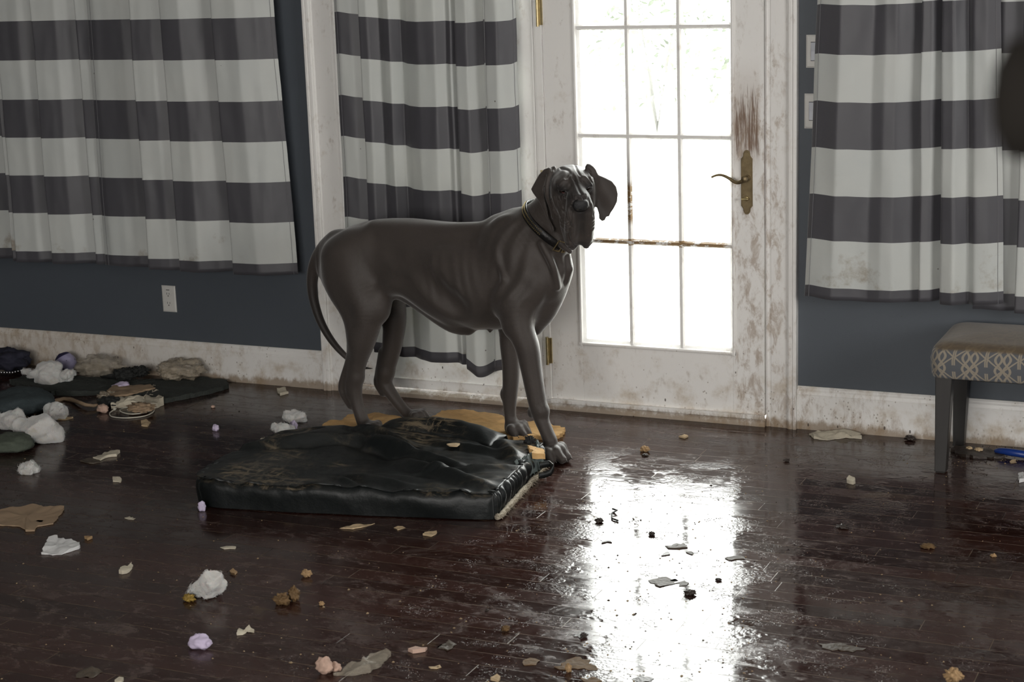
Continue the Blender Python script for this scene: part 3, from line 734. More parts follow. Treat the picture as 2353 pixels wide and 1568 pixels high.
# ------------------------------------------------------------------ the dog
def _smin(a, b, k):
    h = np.maximum(k - np.abs(a - b), 0) / k
    return np.minimum(a, b) - h * h * k * .25
def _smax(a, b, k): return -_smin(-a, -b, k)
class Field:
    """signed distance field on a grid; shapes are blended into one skin"""
    def __init__(s, lo, hi, h):
        s.lo = np.array(lo, float); s.h = h
        s.n = np.ceil((np.array(hi) - s.lo) / h).astype(int) + 1
        s.F = np.full(s.n, .2, np.float32)
    def win(s, lo, hi):
        a = np.clip(np.floor((np.array(lo) - s.lo) / s.h).astype(int), 0, s.n - 1)
        b = np.clip(np.ceil((np.array(hi) - s.lo) / s.h).astype(int) + 1, 1, s.n)
        ax = [(s.lo[i] + s.h * np.arange(a[i], b[i])).astype(np.float32) for i in range(3)]
        return tuple(slice(a[i], b[i]) for i in range(3)), ax[0][:, None, None], ax[1][None, :, None], ax[2][None, None, :]
    def put(s, lo, hi, fn, k=.02, op='add', pad=.05):
        sl, X, Y, Z = s.win(np.array(lo) - pad, np.array(hi) + pad)
        d = fn(X, Y, Z).astype(np.float32); F = s.F[sl]
        s.F[sl] = _smin(F, d, k) if op == 'add' else (_smax(F, -d, k) if op == 'sub' else d)
    def cone(s, a, b, ra, rb, k=.02, op='add', pad=.05):
        a = np.array(a, float); b = np.array(b, float); r = max(ra, rb)
        ab = b - a; L2 = ab @ ab
        def fn(X, Y, Z):
            t = ((X - a[0]) * ab[0] + (Y - a[1]) * ab[1] + (Z - a[2]) * ab[2]) / L2
            t = np.clip(t, 0, 1); t2 = t
            return np.sqrt((X - a[0] - t * ab[0]) ** 2 + (Y - a[1] - t * ab[1]) ** 2 + (Z - a[2] - t * ab[2]) ** 2) - (ra + (rb - ra) * t2)
        s.put(np.minimum(a, b) - r, np.maximum(a, b) + r, fn, k, op, pad)
    def chain(s, pts, k=.02, kk=.0, op='add'):
        """pts: (u, v, z, r) joined by one smooth tapering limb"""
        P = np.array(pts, float); n = len(P); D = [P[0]]
        if n > 2:
            Q = np.vstack([2 * P[0] - P[1], P, 2 * P[-1] - P[-2]])
            for i in range(1, n):
                p0, p1, p2, p3 = Q[i - 1], Q[i], Q[i + 1], Q[i + 2]; L = np.linalg.norm(p2[:3] - p1[:3]); m = int(min(6, max(2, L / .012)))
                for j in range(1, m + 1):
                    t = j / m; D.append(.5 * ((2 * p1) + (-p0 + p2) * t + (2 * p0 - 5 * p1 + 4 * p2 - p3) * t * t + (-p0 + 3 * p1 - 3 * p2 + p3) * t ** 3))
        else: D.append(P[1])
        D = np.array(D); D[:, 3] = np.maximum(D[:, 3], .0012)
        r = D[:, 3].max(); lo = D[:, :3].min(0) - r; hi = D[:, :3].max(0) + r
        sl, X, Y, Z = s.win(lo - .05, hi + .05)
        W = np.full(np.broadcast_shapes(X.shape, Y.shape, Z.shape), .3, np.float32); o = [q.start for q in sl]
        for p, q in zip(D[:-1], D[1:]):
            l2 = np.minimum(p[:3], q[:3]) - r - .045; h2 = np.maximum(p[:3], q[:3]) + r + .045
            s2, x, y, z = s.win(l2, h2); s3 = tuple(slice(c.start - e, c.stop - e) for c, e in zip(s2, o))
            s3 = tuple(slice(max(0, c.start), min(W.shape[i], c.stop)) for i, c in enumerate(s3))
            x = X[s3[0]]; y = Y[:, s3[1]]; z = Z[:, :, s3[2]]
            ab = q[:3] - p[:3]; L2 = ab @ ab + 1e-12
            t = np.clip(((x - p[0]) * ab[0] + (y - p[1]) * ab[1] + (z - p[2]) * ab[2]) / L2, 0, 1)
            d = np.sqrt((x - p[0] - t * ab[0]) ** 2 + (y - p[1] - t * ab[1]) ** 2 + (z - p[2] - t * ab[2]) ** 2) - (p[3] + (q[3] - p[3]) * t)
            W[s3] = np.minimum(W[s3], d)
        F = s.F[sl]; s.F[sl] = _smin(F, W, k) if op == 'add' else _smax(F, -W, k)
    def ell(s, c, r, k=.02, op='add', R=None, pad=.05):
        """R: 3x3 rows = axes of the ellipsoid"""
        c = np.array(c, float); r = np.array(r, float); A = np.eye(3) if R is None else np.array(R, float)
        m = r.max()
        def fn(X, Y, Z):
            x, y, z = X - c[0], Y - c[1], Z - c[2]
            q = [(A[i][0] * x + A[i][1] * y + A[i][2] * z) for i in range(3)]
            k0 = np.sqrt((q[0] / r[0]) ** 2 + (q[1] / r[1]) ** 2 + (q[2] / r[2]) ** 2) + 1e-6
            k1 = np.sqrt((q[0] / r[0] ** 2) ** 2 + (q[1] / r[1] ** 2) ** 2 + (q[2] / r[2] ** 2) ** 2) + 1e-6
            return np.where(k0 < 1e-3, -r.min(), k0 * (k0 - 1) / k1)
        s.put(c - m, c + m, fn, k, op, pad)
    def mesh(s):
        F = s.F; n = s.n; ins = F < 0
        c = np.zeros(n - 1, np.uint8)
        for dx in (0, 1):
            for dy in (0, 1):
                for dz in (0, 1):
                    c += ins[dx:n[0] - 1 + dx, dy:n[1] - 1 + dy, dz:n[2] - 1 + dz]
        cells = np.argwhere((c > 0) & (c < 8)); idx = -np.ones(n - 1, np.int64); idx[tuple(cells.T)] = np.arange(len(cells))
        acc = np.zeros((len(cells), 3)); cnt = np.zeros(len(cells))
        cor = [(x, y, z) for x in (0, 1) for y in (0, 1) for z in (0, 1)]
        for p in cor:
            for ax in range(3):
                if p[ax] == 1: continue
                q = list(p); q[ax] = 1
                fa = F[tuple((cells + p).T)]; fb = F[tuple((cells + q).T)]
                m = (fa < 0) != (fb < 0); t = np.where(m, fa / np.where(m, fa - fb, 1), 0)
                P = np.array(p, float)[None, :].repeat(len(cells), 0); P[:, ax] += t
                acc[m] += P[m]; cnt[m] += 1
        V = s.lo + s.h * (cells + acc / cnt[:, None])
        quads = []
        for ax in range(3):
            o1, o2 = [(1, 2), (2, 0), (0, 1)][ax]
            a = ins[tuple(slice(0, -1) if i == ax else slice(None) for i in range(3))]; b = ins[tuple(slice(1, None) if i == ax else slice(None) for i in range(3))]
            e = np.argwhere(a != b)
            e = e[(e[:, o1] > 0) & (e[:, o2] > 0) & (e[:, o1] < n[o1] - 1) & (e[:, o2] < n[o2] - 1)]
            flip = ins[tuple(e.T)]
            c0 = e.copy(); c1 = e.copy(); c1[:, o1] -= 1; c2 = e.copy(); c2[:, o1] -= 1; c2[:, o2] -= 1; c3 = e.copy(); c3[:, o2] -= 1
            q = np.stack([idx[tuple(x.T)] for x in (c0, c1, c2, c3)], 1)
            q[~flip] = q[~flip][:, ::-1]; quads.append(q)
        return V, np.concatenate(quads)

DT = math.radians(-8); DO = np.array([-3.05, -.52, 0.0])
DU = np.array([math.cos(DT), math.sin(DT), 0]); DV = np.array([-math.sin(DT), math.cos(DT), 0])
def dp(px, py, v=0.0):
    """point of the dog's long plane at lateral offset v, in dog coordinates"""
    d = ray(px, py); s_ = (v + (DO - CAM) @ DV) / (d @ DV); q = CAM + d * s_ - DO
    return (q @ DU, v, q[2])
def dr(px, py, r, v=0.0): return (*dp(px, py, v), r)

def dog_body():
    Fd = Field((-.80, -.34, -.01), (.86, .30, 1.16), .0030)
    # trunk: lofted sections taken along the back and belly
    st = [(742, 585, 640, .030), (756, 558, 668, .062), (775, 541, 690, .090), (810, 520, 700, .112), (860, 506, 692, .120), (905, 502, 672, .112), (950, 502, 693, .116), (1000, 507, 722, .130), (1050, 514, 747, .142), (1100, 513, 757, .148), (1150, 507, 756, .142), (1195, 500, 745, .134), (1232, 508, 728, .118), (1262, 530, 700, .098), (1286, 562, 668, .070), (1300, 590, 645, .042), (1306, 606, 630, .018)]
    U, T, B, Wd = [], [], [], []
    for x, yt, yb, w_ in st:
        a = dp(x, yt); b = dp(x, yb); U.append((a[0] + b[0]) / 2); T.append(a[2]); B.append(b[2]); Wd.append(w_)
    U, T, B, Wd = map(np.array, (U, T, B, Wd))
    uu = np.linspace(U[0], U[-1], 240)
    def sm(y):
        v = np.interp(uu, U, y); k = np.hanning(15); k /= k.sum(); return np.convolve(np.pad(v, 7, mode='edge'), k, 'valid')
    Tu, Bu, Wu = sm(T), sm(B), sm(Wd)
    def trunk(X, Y, Z):
        t = np.interp(X.ravel(), uu, Tu).reshape(X.shape); b = np.interp(X.ravel(), uu, Bu).reshape(X.shape); w_ = np.interp(X.ravel(), uu, Wu).reshape(X.shape)
        c, h = (t + b) / 2, (t - b) / 2
        zn = (Z - c) / h
        wz = w_ * (1 - .16 * zn - .10 * zn * zn)             # ribs: wider below the middle, narrow keel
        e = np.sqrt(zn ** 2 + (Y / wz) ** 2 + 1e-9)
        d = (e - 1) * np.minimum(h, w_) * .93
        over = np.maximum(np.maximum(uu[0] - X, X - uu[-1]), 0)
        return d + over * 1.4
    Fd.put((U[0], -.2, .40), (U[-1], .2, .96), trunk, .001)
    G = Fd
    # spine muscles, withers and haunch
    for sgn in (-1, 1):
        G.chain([dr(860, 530, .030, sgn * .045), dr(1000, 535, .030, sgn * .05), dr(1120, 532, .030, sgn * .05)], .04)
        G.ell(dp(1165, 560, sgn * .075), (.085, .040, .10), .03)                   # scapula
        G.ell(dp(1210, 650, sgn * .095), (.085, .045, .10), .04)                   # shoulder point
        G.ell(dp(1165, 690, sgn * .11), (.055, .035, .085), .03)                   # triceps
        G.ell(dp(1040, 650, sgn * .085), (.17, .06, .13), .05)                     # rib spring
        G.ell(dp(820, 575, sgn * .065), (.105, .060, .085), .04)                   # croup muscle
    G.cone(dp(1150, 520), dp(1178, 508), .035, .03, .04)
    # flank hollow
    for sg in (-1, 1):
        G.chain([dr(850, 545, .055, sg * .182), dr(880, 580, .062, sg * .178), dr(905, 600, .055, sg * .180), dr(950, 590, .045, sg * .182)], .035, op='sub')
        G.chain([dr(912, 590, .050, sg * .190), dr(965, 645, .052, sg * .188), dr(1040, 712, .050, sg * .172)], .035, op='sub')
        G.chain([dr(872, 715, .032, sg * .085), dr(884, 668, .026, sg * .088), dr(925, 655, .028, sg * .088), dr(985, 690, .030, sg * .070), dr(1050, 735, .028, sg * .045)], .045)
    G.chain([dr(1128, 522, .018, -.128), dr(1136, 570, .022, -.168), dr(1148, 640, .022, -.182), dr(1160, 700, .018, -.180)], .030, op='sub')
    G.ell(dp(1166, 512, .05), (.035, .030, .022), .02)
    # neck, thick and slightly arched, carrying the head a little towards the room
    G.chain([dr(1180, 570, .115, 0), dr(1228, 536, .104, -.01), dr(1262, 500, .086, -.02), dr(1290, 455, .072, -.03)], .06, .03)
    G.chain([dr(1240, 600, .085, 0), dr(1282, 556, .052, -.03), dr(1300, 520, .045, -.045)], .05, .03)
    G.chain([dr(1284, 600, .030, 0), dr(1276, 650, .048, 0), dr(1252, 705, .052, 0), dr(1225, 745, .045, 0)], .05)                                # breast
    for sgn in (-1, 1): G.ell(dp(1262, 640, sgn * .042), (.045, .042, .075), .03)
    G.chain([dr(1302, 592, .005, -.022), dr(1305, 622, .005, -.022), dr(1298, 650, .004, -.02)], .02, op='sub')
    # fold of skin in front of the shoulder
    G.chain([dr(1245, 560, .010, -.10), dr(1270, 610, .013, -.085), dr(1282, 660, .010, -.06)], .02)
    G.chain([dr(1160, 545, .008, -.098), dr(1145, 580, .008, -.12), dr(1158, 640, .008, -.14)], .02)
    # near foreleg
    v = -.115
    G.chain([dr(1190, 690, .062, v + .015), dr(1195, 750, .052, v), dr(1212, 800, .046, v), dr(1221, 850, .040, v), dr(1230, 900, .0365, v), dr(1237, 935, .0335, v), dr(1243, 960, .0285, v), dr(1255, 990, .026, v - .005), dr(1264, 1012, .027, v - .01)], .05, .02)
    G.ell(dp(1176, 748, v), (.030, .035, .045), .03)                               # elbow
    G.ell(dp(1221, 948, v + .005), (.015, .015, .022), .02)                        # carpal pad
    G.ell(dp(1250, 945, v), (.018, .024, .022), .02)
    def paw(cx, cy, v0, du, sc=1.0, splay=.018, side=-1):
        """toes in dog coordinates from the pastern end at pixel (cx,cy); du = heading in degrees"""
        c = np.array(dp(cx, cy, v0)); th = math.radians(du); f = np.array([math.cos(th), math.sin(th), 0]); l = np.array([-math.sin(th), math.cos(th), 0])
        base = np.array([c[0], c[1], 0])
        G.ell(base + f * .008 * sc + (0, 0, .026 * sc), (.036 * sc, .034 * sc, .027 * sc), .02)
        out = []
        for i, (lt, fw) in enumerate(((-.034, .028), (-.0125, .048), (.0125, .048), (.034, .028))):
            p0 = base + l * lt * .7 * sc + f * .0 + np.array([0, 0, .032 * sc]); p1 = base + l * lt * sc + f * (fw * .62) * sc + np.array([0, 0, .034 * sc]); p2 = base + l * lt * 1.05 * sc + f * fw * 1.12 * sc + np.array([0, 0, .014 * sc])
            G.cone(p0, p1, .013 * sc, .0150 * sc, .010); G.cone(p1, p2, .0150 * sc, .0125 * sc, .008)
            out.append((p2 + f * .008 * sc, f, l))
        return out
    claws = []
    claws += paw(1262, 1019, v - .008, -4, 1.30)
    # far foreleg
    v = .105
    G.chain([dr(1185, 700, .055, v), dr(1172, 770, .042, v), dr(1174, 830, .036, v), dr(1174, 870, .033, v), dr(1172, 905, .030, v), dr(1171, 930, .0265, v), dr(1172, 955, .0235, v), dr(1176, 975, .025, v)], .05, .02)
    G.ell(dp(1158, 906, v), (.014, .014, .022), .02)
    claws += paw(1180, 985, v, -6, 1.15)
    # near hind leg
    v = -.105
    G.chain([dr(800, 590, .075, v + .035), dr(822, 650, .078, v + .02), dr(842, 700, .066, v + .005), dr(843, 745, .056, v), dr(832, 790, .048, v), dr(824, 830, .035, v), dr(820, 868, .027, v)], .05, .025)
    G.chain([dr(772, 590, .055, v + .035), dr(783, 655, .055, v + .022), dr(806, 715, .043, v + .008), dr(822, 775, .032, v)], .06)      # rear of the thigh
    G.chain([dr(812, 800, .020, v), dr(802, 835, .018, v), dr(793, 865, .0185, v), dr(787, 888, .0180, v), dr(790, 905, .017, v), dr(806, 932, .016, v)], .03); G.chain([dr(818, 840, .022, v), dr(806, 880, .022, v), dr(806, 905, .020, v)], .02)                     # Achilles tendon to hock point
    G.chain([dr(820, 868, .027, v), dr(817, 897, .0265, v), dr(820, 925, .0255, v), dr(829, 955, .0255, v - .002), dr(840, 985, .027, v - .004), dr(848, 1003, .028, v - .006)], .02, .014)
    claws += paw(852, 1012, v - .006, 0, .95)
    # near stifle fold joining belly
    G.chain([dr(868, 705, .035, v + .02), dr(885, 668, .020, v + .045), dr(905, 655, .018, v + .07)], .05, .03)
    # far hind leg
    v = .115
    G.chain([dr(850, 600, .075, v - .03), dr(893, 680, .060, v), dr(906, 730, .050, v), dr(903, 780, .043, v), dr(896, 820, .037, v), dr(888, 855, .031, v)], .05, .025)
    G.chain([dr(880, 810, .018, v), dr(874, 840, .016, v), dr(869, 865, .016, v), dr(868, 882, .0165, v), dr(880, 903, .016, v)], .03); G.chain([dr(882, 850, .020, v), dr(879, 882, .020, v)], .02)
    G.chain([dr(888, 855, .031, v), dr(886, 882, .0285, v), dr(904, 912, .025, v), dr(926, 940, .0225, v), dr(944, 958, .023, v), dr(955, 966, .024, v)], .02, .014)
    claws += paw(956, 972, v, 4, .95)
    # tail
    G.chain([dr(772, 560, .045, 0), dr(748, 573, .036, .0), dr(730, 595, .029, .0), dr(719, 630, .0245, .0), dr(718, 670, .021, .0), dr(727, 712, .0185, .0), dr(742, 750, .0165, .0), dr(765, 787, .0145, .0), dr(792, 817, .012, .0), dr(818, 838, .009, .004), dr(840, 846, .0055, .008), dr(856, 847, .0022, .01)], .05, .01)
    # teats and belly fold
    for x, y in ((1062, 760), (1126, 762), (965, 713)): G.cone(dp(x, y - 10, -.03), dp(x, y, -.032), .010, .0045, .012)
    G.chain([dr(905, 665, .018, -.03), dr(960, 698, .022, -.035), dr(1030, 745, .025, -.035), dr(1075, 758, .020, -.03)], .03)

    # ---- head, turned to face the camera
    hc = np.array(dp(1316, 424, -.075))
    tc = np.array([CAM[0], CAM[1], 0]) - (DO + DU * hc[0] + DV * hc[1]) * np.array([1, 1, 0]); tc /= np.linalg.norm(tc)
    tr_ = np.array([-tc[1], tc[0], 0])                                   # viewer's right
    yaw, pit, rol = math.radians(11), math.radians(15), math.radians(3)
    f = tc * math.cos(yaw) + tr_ * math.sin(yaw); rgt = -tc * math.sin(yaw) + tr_ * math.cos(yaw); up = np.array([0, 0, 1.0])
    f2 = f * math.cos(pit) - up * math.sin(pit); up2 = up * math.cos(pit) + f * math.sin(pit)
    r2 = rgt * math.cos(rol) + up2 * math.sin(rol); up3 = up2 * math.cos(rol) - rgt * math.sin(rol)
    loc = lambda w_: np.array([w_ @ DU, w_ @ DV, w_[2]])
    A, H, Fw = loc(r2), loc(up3), loc(f2)
    RR = np.array([A, H, Fw])
    def h(a, b, c): return hc + A * a + H * b + Fw * c
    E = lambda c, r, k=.02, op='add': G.ell(h(*c), r, k, op, RR, .04)
    E((0, -.006, -.035), (.078, .058, .090), .03)                        # cranium
    E((0, .020, .012), (.062, .034, .040), .03)                         # forehead
    for s_ in (-1, 1):
        E((s_ * .042, .024, .036), (.028, .020, .026), .016)             # brow
        E((s_ * .050, -.040, .005), (.031, .055, .052), .03)             # cheek
        E((s_ * .046, -.105, -.005), (.026, .055, .045), .03)            # loose cheek skin
        G.chain([(*h(s_ * .020, -.015, .10), .022), (*h(s_ * .025, -.050, .118), .027), (*h(s_ * .029, -.105, .116), .026), (*h(s_ * .030, -.150, .108), .022), (*h(s_ * .028, -.180, .102), .018), (*h(s_ * .025, -.202, .10), .011)], .022)   # flews
        G.chain([(*h(s_ * .043, -.060, .060), .023), (*h(s_ * .043, -.13, .075), .020), (*h(s_ * .036, -.185, .088), .013)], .022)
    G.chain([(*h(0, .014, .038), .034), (*h(0, .003, .085), .028), (*h(0, -.008, .125), .026)], .03)   # bridge
    E((0, -.022, .135), (.029, .024, .022), .012)                        # nose pad seat
    G.chain([(*h(0, -.07, .06), .036), (*h(0, -.135, .08), .028), (*h(0, -.175, .085), .018)], .03)          # chin and lower jaw
    G.chain([(*h(0, -.046, .162), .0035), (*h(0, -.10, .156), .0045), (*h(0, -.150, .146), .005), (*h(0, -.185, .130), .007), (*h(0, -.225, .118), .011)], .010, op='sub')               # philtrum and the gap between the flews
    # eye sockets
    EY = [h(-.0500, .004, .0490), h(.0440, .004, .0510)]
    for e in EY: G.ell(e + Fw * .014, (.0135, .0085, .015), .012, 'sub', RR, .03)
    for s_ in (-1, 1):
        G.chain([(*h(s_ * .032, -.002, .062), .003), (*h(s_ * .044, -.0075, .0625), .0042), (*h(s_ * .057, -.002, .052), .003)], .008)   # drooping lower lid
        G.chain([(*h(s_ * .030, .008, .066), .0035), (*h(s_ * .043, .0150, .0660), .0055), (*h(s_ * .058, .008, .054), .004)], .009)    # upper lid
    # ears: thick soft flaps
    def flap(pxs, v0, w0, bend, th=.0055, k=.012, org=None):
        """pxs outline in pixels; lies in a plane facing the viewer at head depth w0 (along Fw), curved by bend(a,b)"""
        n = np.array(tc) ; n = loc(n); aax = loc(tr_); bax = np.array([0, 0, 1.0])
        c0 = hc + n * w0
        P = []
        for px, py in pxs:
            d = ray(px, py); dd = np.array([d @ DU, d @ DV, d[2]]); cc = CAM - DO; c_ = np.array([cc @ DU, cc @ DV, cc[2]])
            t = ((c0 - c_) @ n) / (dd @ n); q = c_ + dd * t - c0; P.append((q @ aax, q @ bax))
        P = np.array(P); cen = P.mean(0)
        def fn(X, Y, Z):
            x, y, z = X - c0[0], Y - c0[1], Z - c0[2]
            a = x * aax[0] + y * aax[1] + z * aax[2]; b = z + 0 * a; w_ = x * n[0] + y * n[1] + z * n[2]
            d2 = np.full(a.shape, 1e9); ins_ = np.zeros(a.shape, bool); m = len(P)
            for i in range(m):
                p, q = P[i], P[(i + 1) % m]; e = q - p
                t = np.clip(((a - p[0]) * e[0] + (b - p[1]) * e[1]) / (e @ e), 0, 1)
                d2 = np.minimum(d2, (a - p[0] - t * e[0]) ** 2 + (b - p[1] - t * e[1]) ** 2)
                cnd = ((p[1] > b) != (q[1] > b)) & (a < (q[0] - p[0]) * (b - p[1]) / (q[1] - p[1] + 1e-12) + p[0])
                ins_ ^= cnd
            d2 = np.sqrt(d2) * np.where(ins_, -1, 1)
            ww = np.abs(w_ - bend(a - cen[0], b - cen[1])) - th * .35
            return np.sqrt(np.maximum(d2 + th * .8, 0) ** 2 + np.maximum(ww, 0) ** 2) + np.minimum(np.maximum(d2 + th * .8, ww), 0) - th * .65
        lo = np.min([c0 + aax * p[0] + bax * p[1] for p in P], 0) - .03; hi = np.max([c0 + aax * p[0] + bax * p[1] for p in P], 0) + .03
        G.put(lo, hi, fn, k, 'add', .03)
    # ear on the viewer's right, flung outward
    flap([(1354, 392), (1365, 392), (1375, 400), (1392, 408), (1407, 417), (1417, 430), (1421, 447), (1419, 465), (1411, 480), (1404, 490), (1400, 499), (1394, 499), (1390, 507), (1383, 508), (1376, 502), (1375, 490), (1371, 477), (1364, 467), (1359, 455), (1356, 425)], 0, -.035,
         lambda a, b: -.35 * a + .006 * np.sin(a * 60 + b * 30) + .8 * a * a + 3.0 * np.minimum(b + .02, 0) ** 2, .0075, .014)
    # ear on the viewer's left, hanging beside the cheek
    flap([(1262, 383), (1250, 388), (1238, 402), (1226, 424), (1219, 437), (1224, 446), (1236, 462), (1250, 488), (1262, 515), (1270, 540), (1275, 525), (1262, 500), (1258, 478), (1252, 455), (1251, 432), (1258, 412), (1272, 393)], 0, .000,
         lambda a, b: .55 * a + .005 * np.sin(b * 70) - 1.2 * a * a, .0075, .014)
    G.chain([(*h(-.066, .054, -.028), .012), (*h(-.086, .036, -.006), .0095), (*h(-.097, .0, .010), .0085), (*h(-.096, -.04, .014), .007), (*h(-.084, -.075, .014), .006), (*h(-.078, -.115, .012), .004)], .010)
    G.chain([(*h(.064, .052, -.02), .013), (*h(.080, .040, -.012), .010), (*h(.087, .00, -.004), .007), (*h(.082, -.05, -.002), .005)], .012, .008)
    # neck skin folds behind the jaw
    G.chain([dr(1262, 520, .012, -.085), dr(1290, 560, .013, -.075), dr(1310, 578, .009, -.06)], .016, .01)
    V, Q = G.mesh()
    # drop stray islands: keep the skin that belongs to the largest shell is implicit; now fine skin folds
    N = np.zeros_like(V); e1 = V[Q[:, 2]] - V[Q[:, 0]]; e2 = V[Q[:, 3]] - V[Q[:, 1]]; fn_ = np.cross(e1, e2)
    for i in range(4): np.add.at(N, Q[:, i], fn_)
    N /= np.linalg.norm(N, axis=1)[:, None] + 1e-12
    disp = np.zeros(len(V))
    L = V - hc; la, lh, lf = L @ A, L @ H, L @ Fw
    facing = np.clip((N @ Fw) * 1.6 + .25, 0, 1) * (lf > -.07) * (np.abs(la) < .12)
    cc = CAM - DO; c_ = np.array([cc @ DU, cc @ DV, cc[2]]); nn = Fw
    def toloc(x, y, w0):
        px, py = 1230 + x / 7.84, 370 + y / 7.84; d = ray(px, py); dd = np.array([d @ DU, d @ DV, d[2]])
        t = ((hc + Fw * w0 - c_) @ nn) / (dd @ nn); q = c_ + dd * t - hc; return np.array([q @ A, q @ H])
    facetop = np.clip((N @ (Fw * .62 + H * .78)) * 1.8 - .1, 0, 1) * (lf > -.09) * (np.abs(la) < .09) * (lh > -.01)
    def crease(pts, amp, wid, w0=.05, fm=None):
        nonlocal disp
        fc = facing if fm is None else fm
        P = [toloc(x, y, w0) for x, y in pts]; d2 = np.full(len(V), 1e9)
        for p, q in zip(P[:-1], P[1:]):
            e = q - p; t = np.clip(((la - p[0]) * e[0] + (lh - p[1]) * e[1]) / (e @ e), 0, 1)
            d2 = np.minimum(d2, (la - p[0] - t * e[0]) ** 2 + (lh - p[1] - t * e[1]) ** 2)
        g = np.exp(-d2 / wid ** 2) - .45 * np.exp(-d2 / (2.1 * wid) ** 2)
        disp += amp * g * fc
    W0 = .03
    for pts in ([(430, 190), (500, 150), (570, 120), (640, 100)], [(470, 250), (530, 205), (600, 175), (650, 160)], [(530, 290), (580, 250), (630, 215)], [(690, 140), (760, 145), (860, 185), (940, 255), (1000, 340), (1040, 430)], [(720, 105), (820, 120), (920, 180), (1000, 260), (1050, 350)], [(800, 95), (880, 120), (960, 170)], [(330, 240), (380, 190), (440, 150)], [(360, 300), (300, 400), (290, 520)]):
        crease(pts, -.0080, .0032, W0, facetop)
    for pts in ([(400, 140), (480, 105), (560, 92)], [(600, 80), (560, 130), (500, 170)], [(760, 90), (860, 130), (930, 190)], [(880, 100), (960, 150), (1010, 220)], [(640, 85), (700, 110), (760, 170), (800, 240)]):
        crease(pts, -.0065, .0028, .0, facetop)
    crease([(680, 180), (672, 250), (700, 310)], -.008, .0045, .045); crease([(655, 180), (640, 240), (660, 300)], -.004, .003, .045)
    crease([(700, 330), (740, 430), (800, 520)], -.009, .005, .06); crease([(620, 420), (600, 500), (620, 560)], -.008, .005, .06)
    crease([(820, 290), (880, 285), (950, 340), (1010, 430)], .008, .005, .05); crease([(560, 330), (480, 360), (420, 440)], .006, .005, .05)
    for i, pts in enumerate(([(615, 735), (660, 665), (720, 640), (785, 655), (850, 635), (920, 670), (960, 740)], [(640, 680), (700, 612), (785, 625), (860, 608), (935, 650)], [(670, 640), (720, 585), (785, 595), (850, 580), (910, 610)], [(690, 590), (785, 560), (870, 560)])):
        crease(pts, -.0080, .0030, .10)
    for pts in ([(370, 660), (385, 760), (430, 900)], [(300, 540), (300, 700), (350, 880), (420, 1000)], [(480, 600), (470, 720), (500, 860), (560, 1000)], [(1000, 600), (990, 700), (960, 800)], [(420, 700), (440, 800), (490, 900)]):
        crease(pts, -.0085, .0045, .05)
    crease([(600, 800), (590, 950), (570, 1100), (560, 1250), (600, 1380), (700, 1490)], -.009, .005, .09)
    crease([(640, 820), (700, 960), (720, 1150), (710, 1300)], -.004, .007, .12); crease([(950, 880), (960, 1000), (930, 1150), (950, 1300)], -.004, .006, .12)
    # lumpy lips
    disp += facing * .0017 * np.sin(lh * 230 + 5 * np.sin(lh * 61) + 3 * np.sin(la * 90)) * (lh < -.06) * (lf > .05) * np.clip((np.abs(la) - .03) * 60, 0, 1)
    # ribs and loose skin over the trunk
    u_, z_ = V[:, 0], V[:, 2]; side_ = np.clip(np.abs(N[:, 1]) * 1.4 - .5, 0, 1)
    win = np.clip((u_ + .06) / .08, 0, 1) * np.clip((.27 - u_) / .08, 0, 1) * np.clip((z_ - .54) / .08, 0, 1) * np.clip((.84 - z_) / .1, 0, 1)
    disp += side_ * win * .0009 * np.sin((u_ + .30 * z_ + .006 * np.sin(u_ * 37)) * 2 * math.pi / .046)
    win2 = np.clip((u_ - .26) / .06, 0, 1) * np.clip((.50 - u_) / .08, 0, 1) * np.clip((z_ - .56) / .06, 0, 1) * np.clip((.95 - z_) / .06, 0, 1)
    disp += side_ * win2 * .0030 * np.sin((u_ * .9 - .42 * z_ + .012 * np.sin(z_ * 25)) * 2 * math.pi / .062)
    # tendons of the lower legs
    V = V + N * disp[:, None]
    mk = np.zeros(len(V))  # dark face markings that also paint shade into the eye sockets
    for (a0, b0, ra, rb, st_) in ((-.048, .008, .032, .026, .95), (.046, .008, .030, .026, .95), (0, .022, .030, .030, .70), (0, -.024, .042, .032, .85), (0, -.060, .024, .035, .7), (0, -.11, .018, .04, .5), (0, -.195, .03, .022, .8)):
        mk = np.maximum(mk, st_ * np.exp(-(((la - a0) / ra) ** 2 + ((lh - b0) / rb) ** 2) ** 1.3))
    mk *= np.clip((lf - .0) * 30, 0, 1) * (np.abs(la) < .1)
    tail_ = np.clip((-.50 - V[:, 0]) * 12, 0, 1) * np.clip((.62 - V[:, 2]) * 8, 0, 1) * (np.abs(V[:, 1]) < .06)
    mk = np.maximum(mk, .5 * tail_)
    return V, Q, dict(h=h, A=A, H=H, F=Fw, RR=RR, eyes=EY, claws=claws, hc=hc, mask=mk)

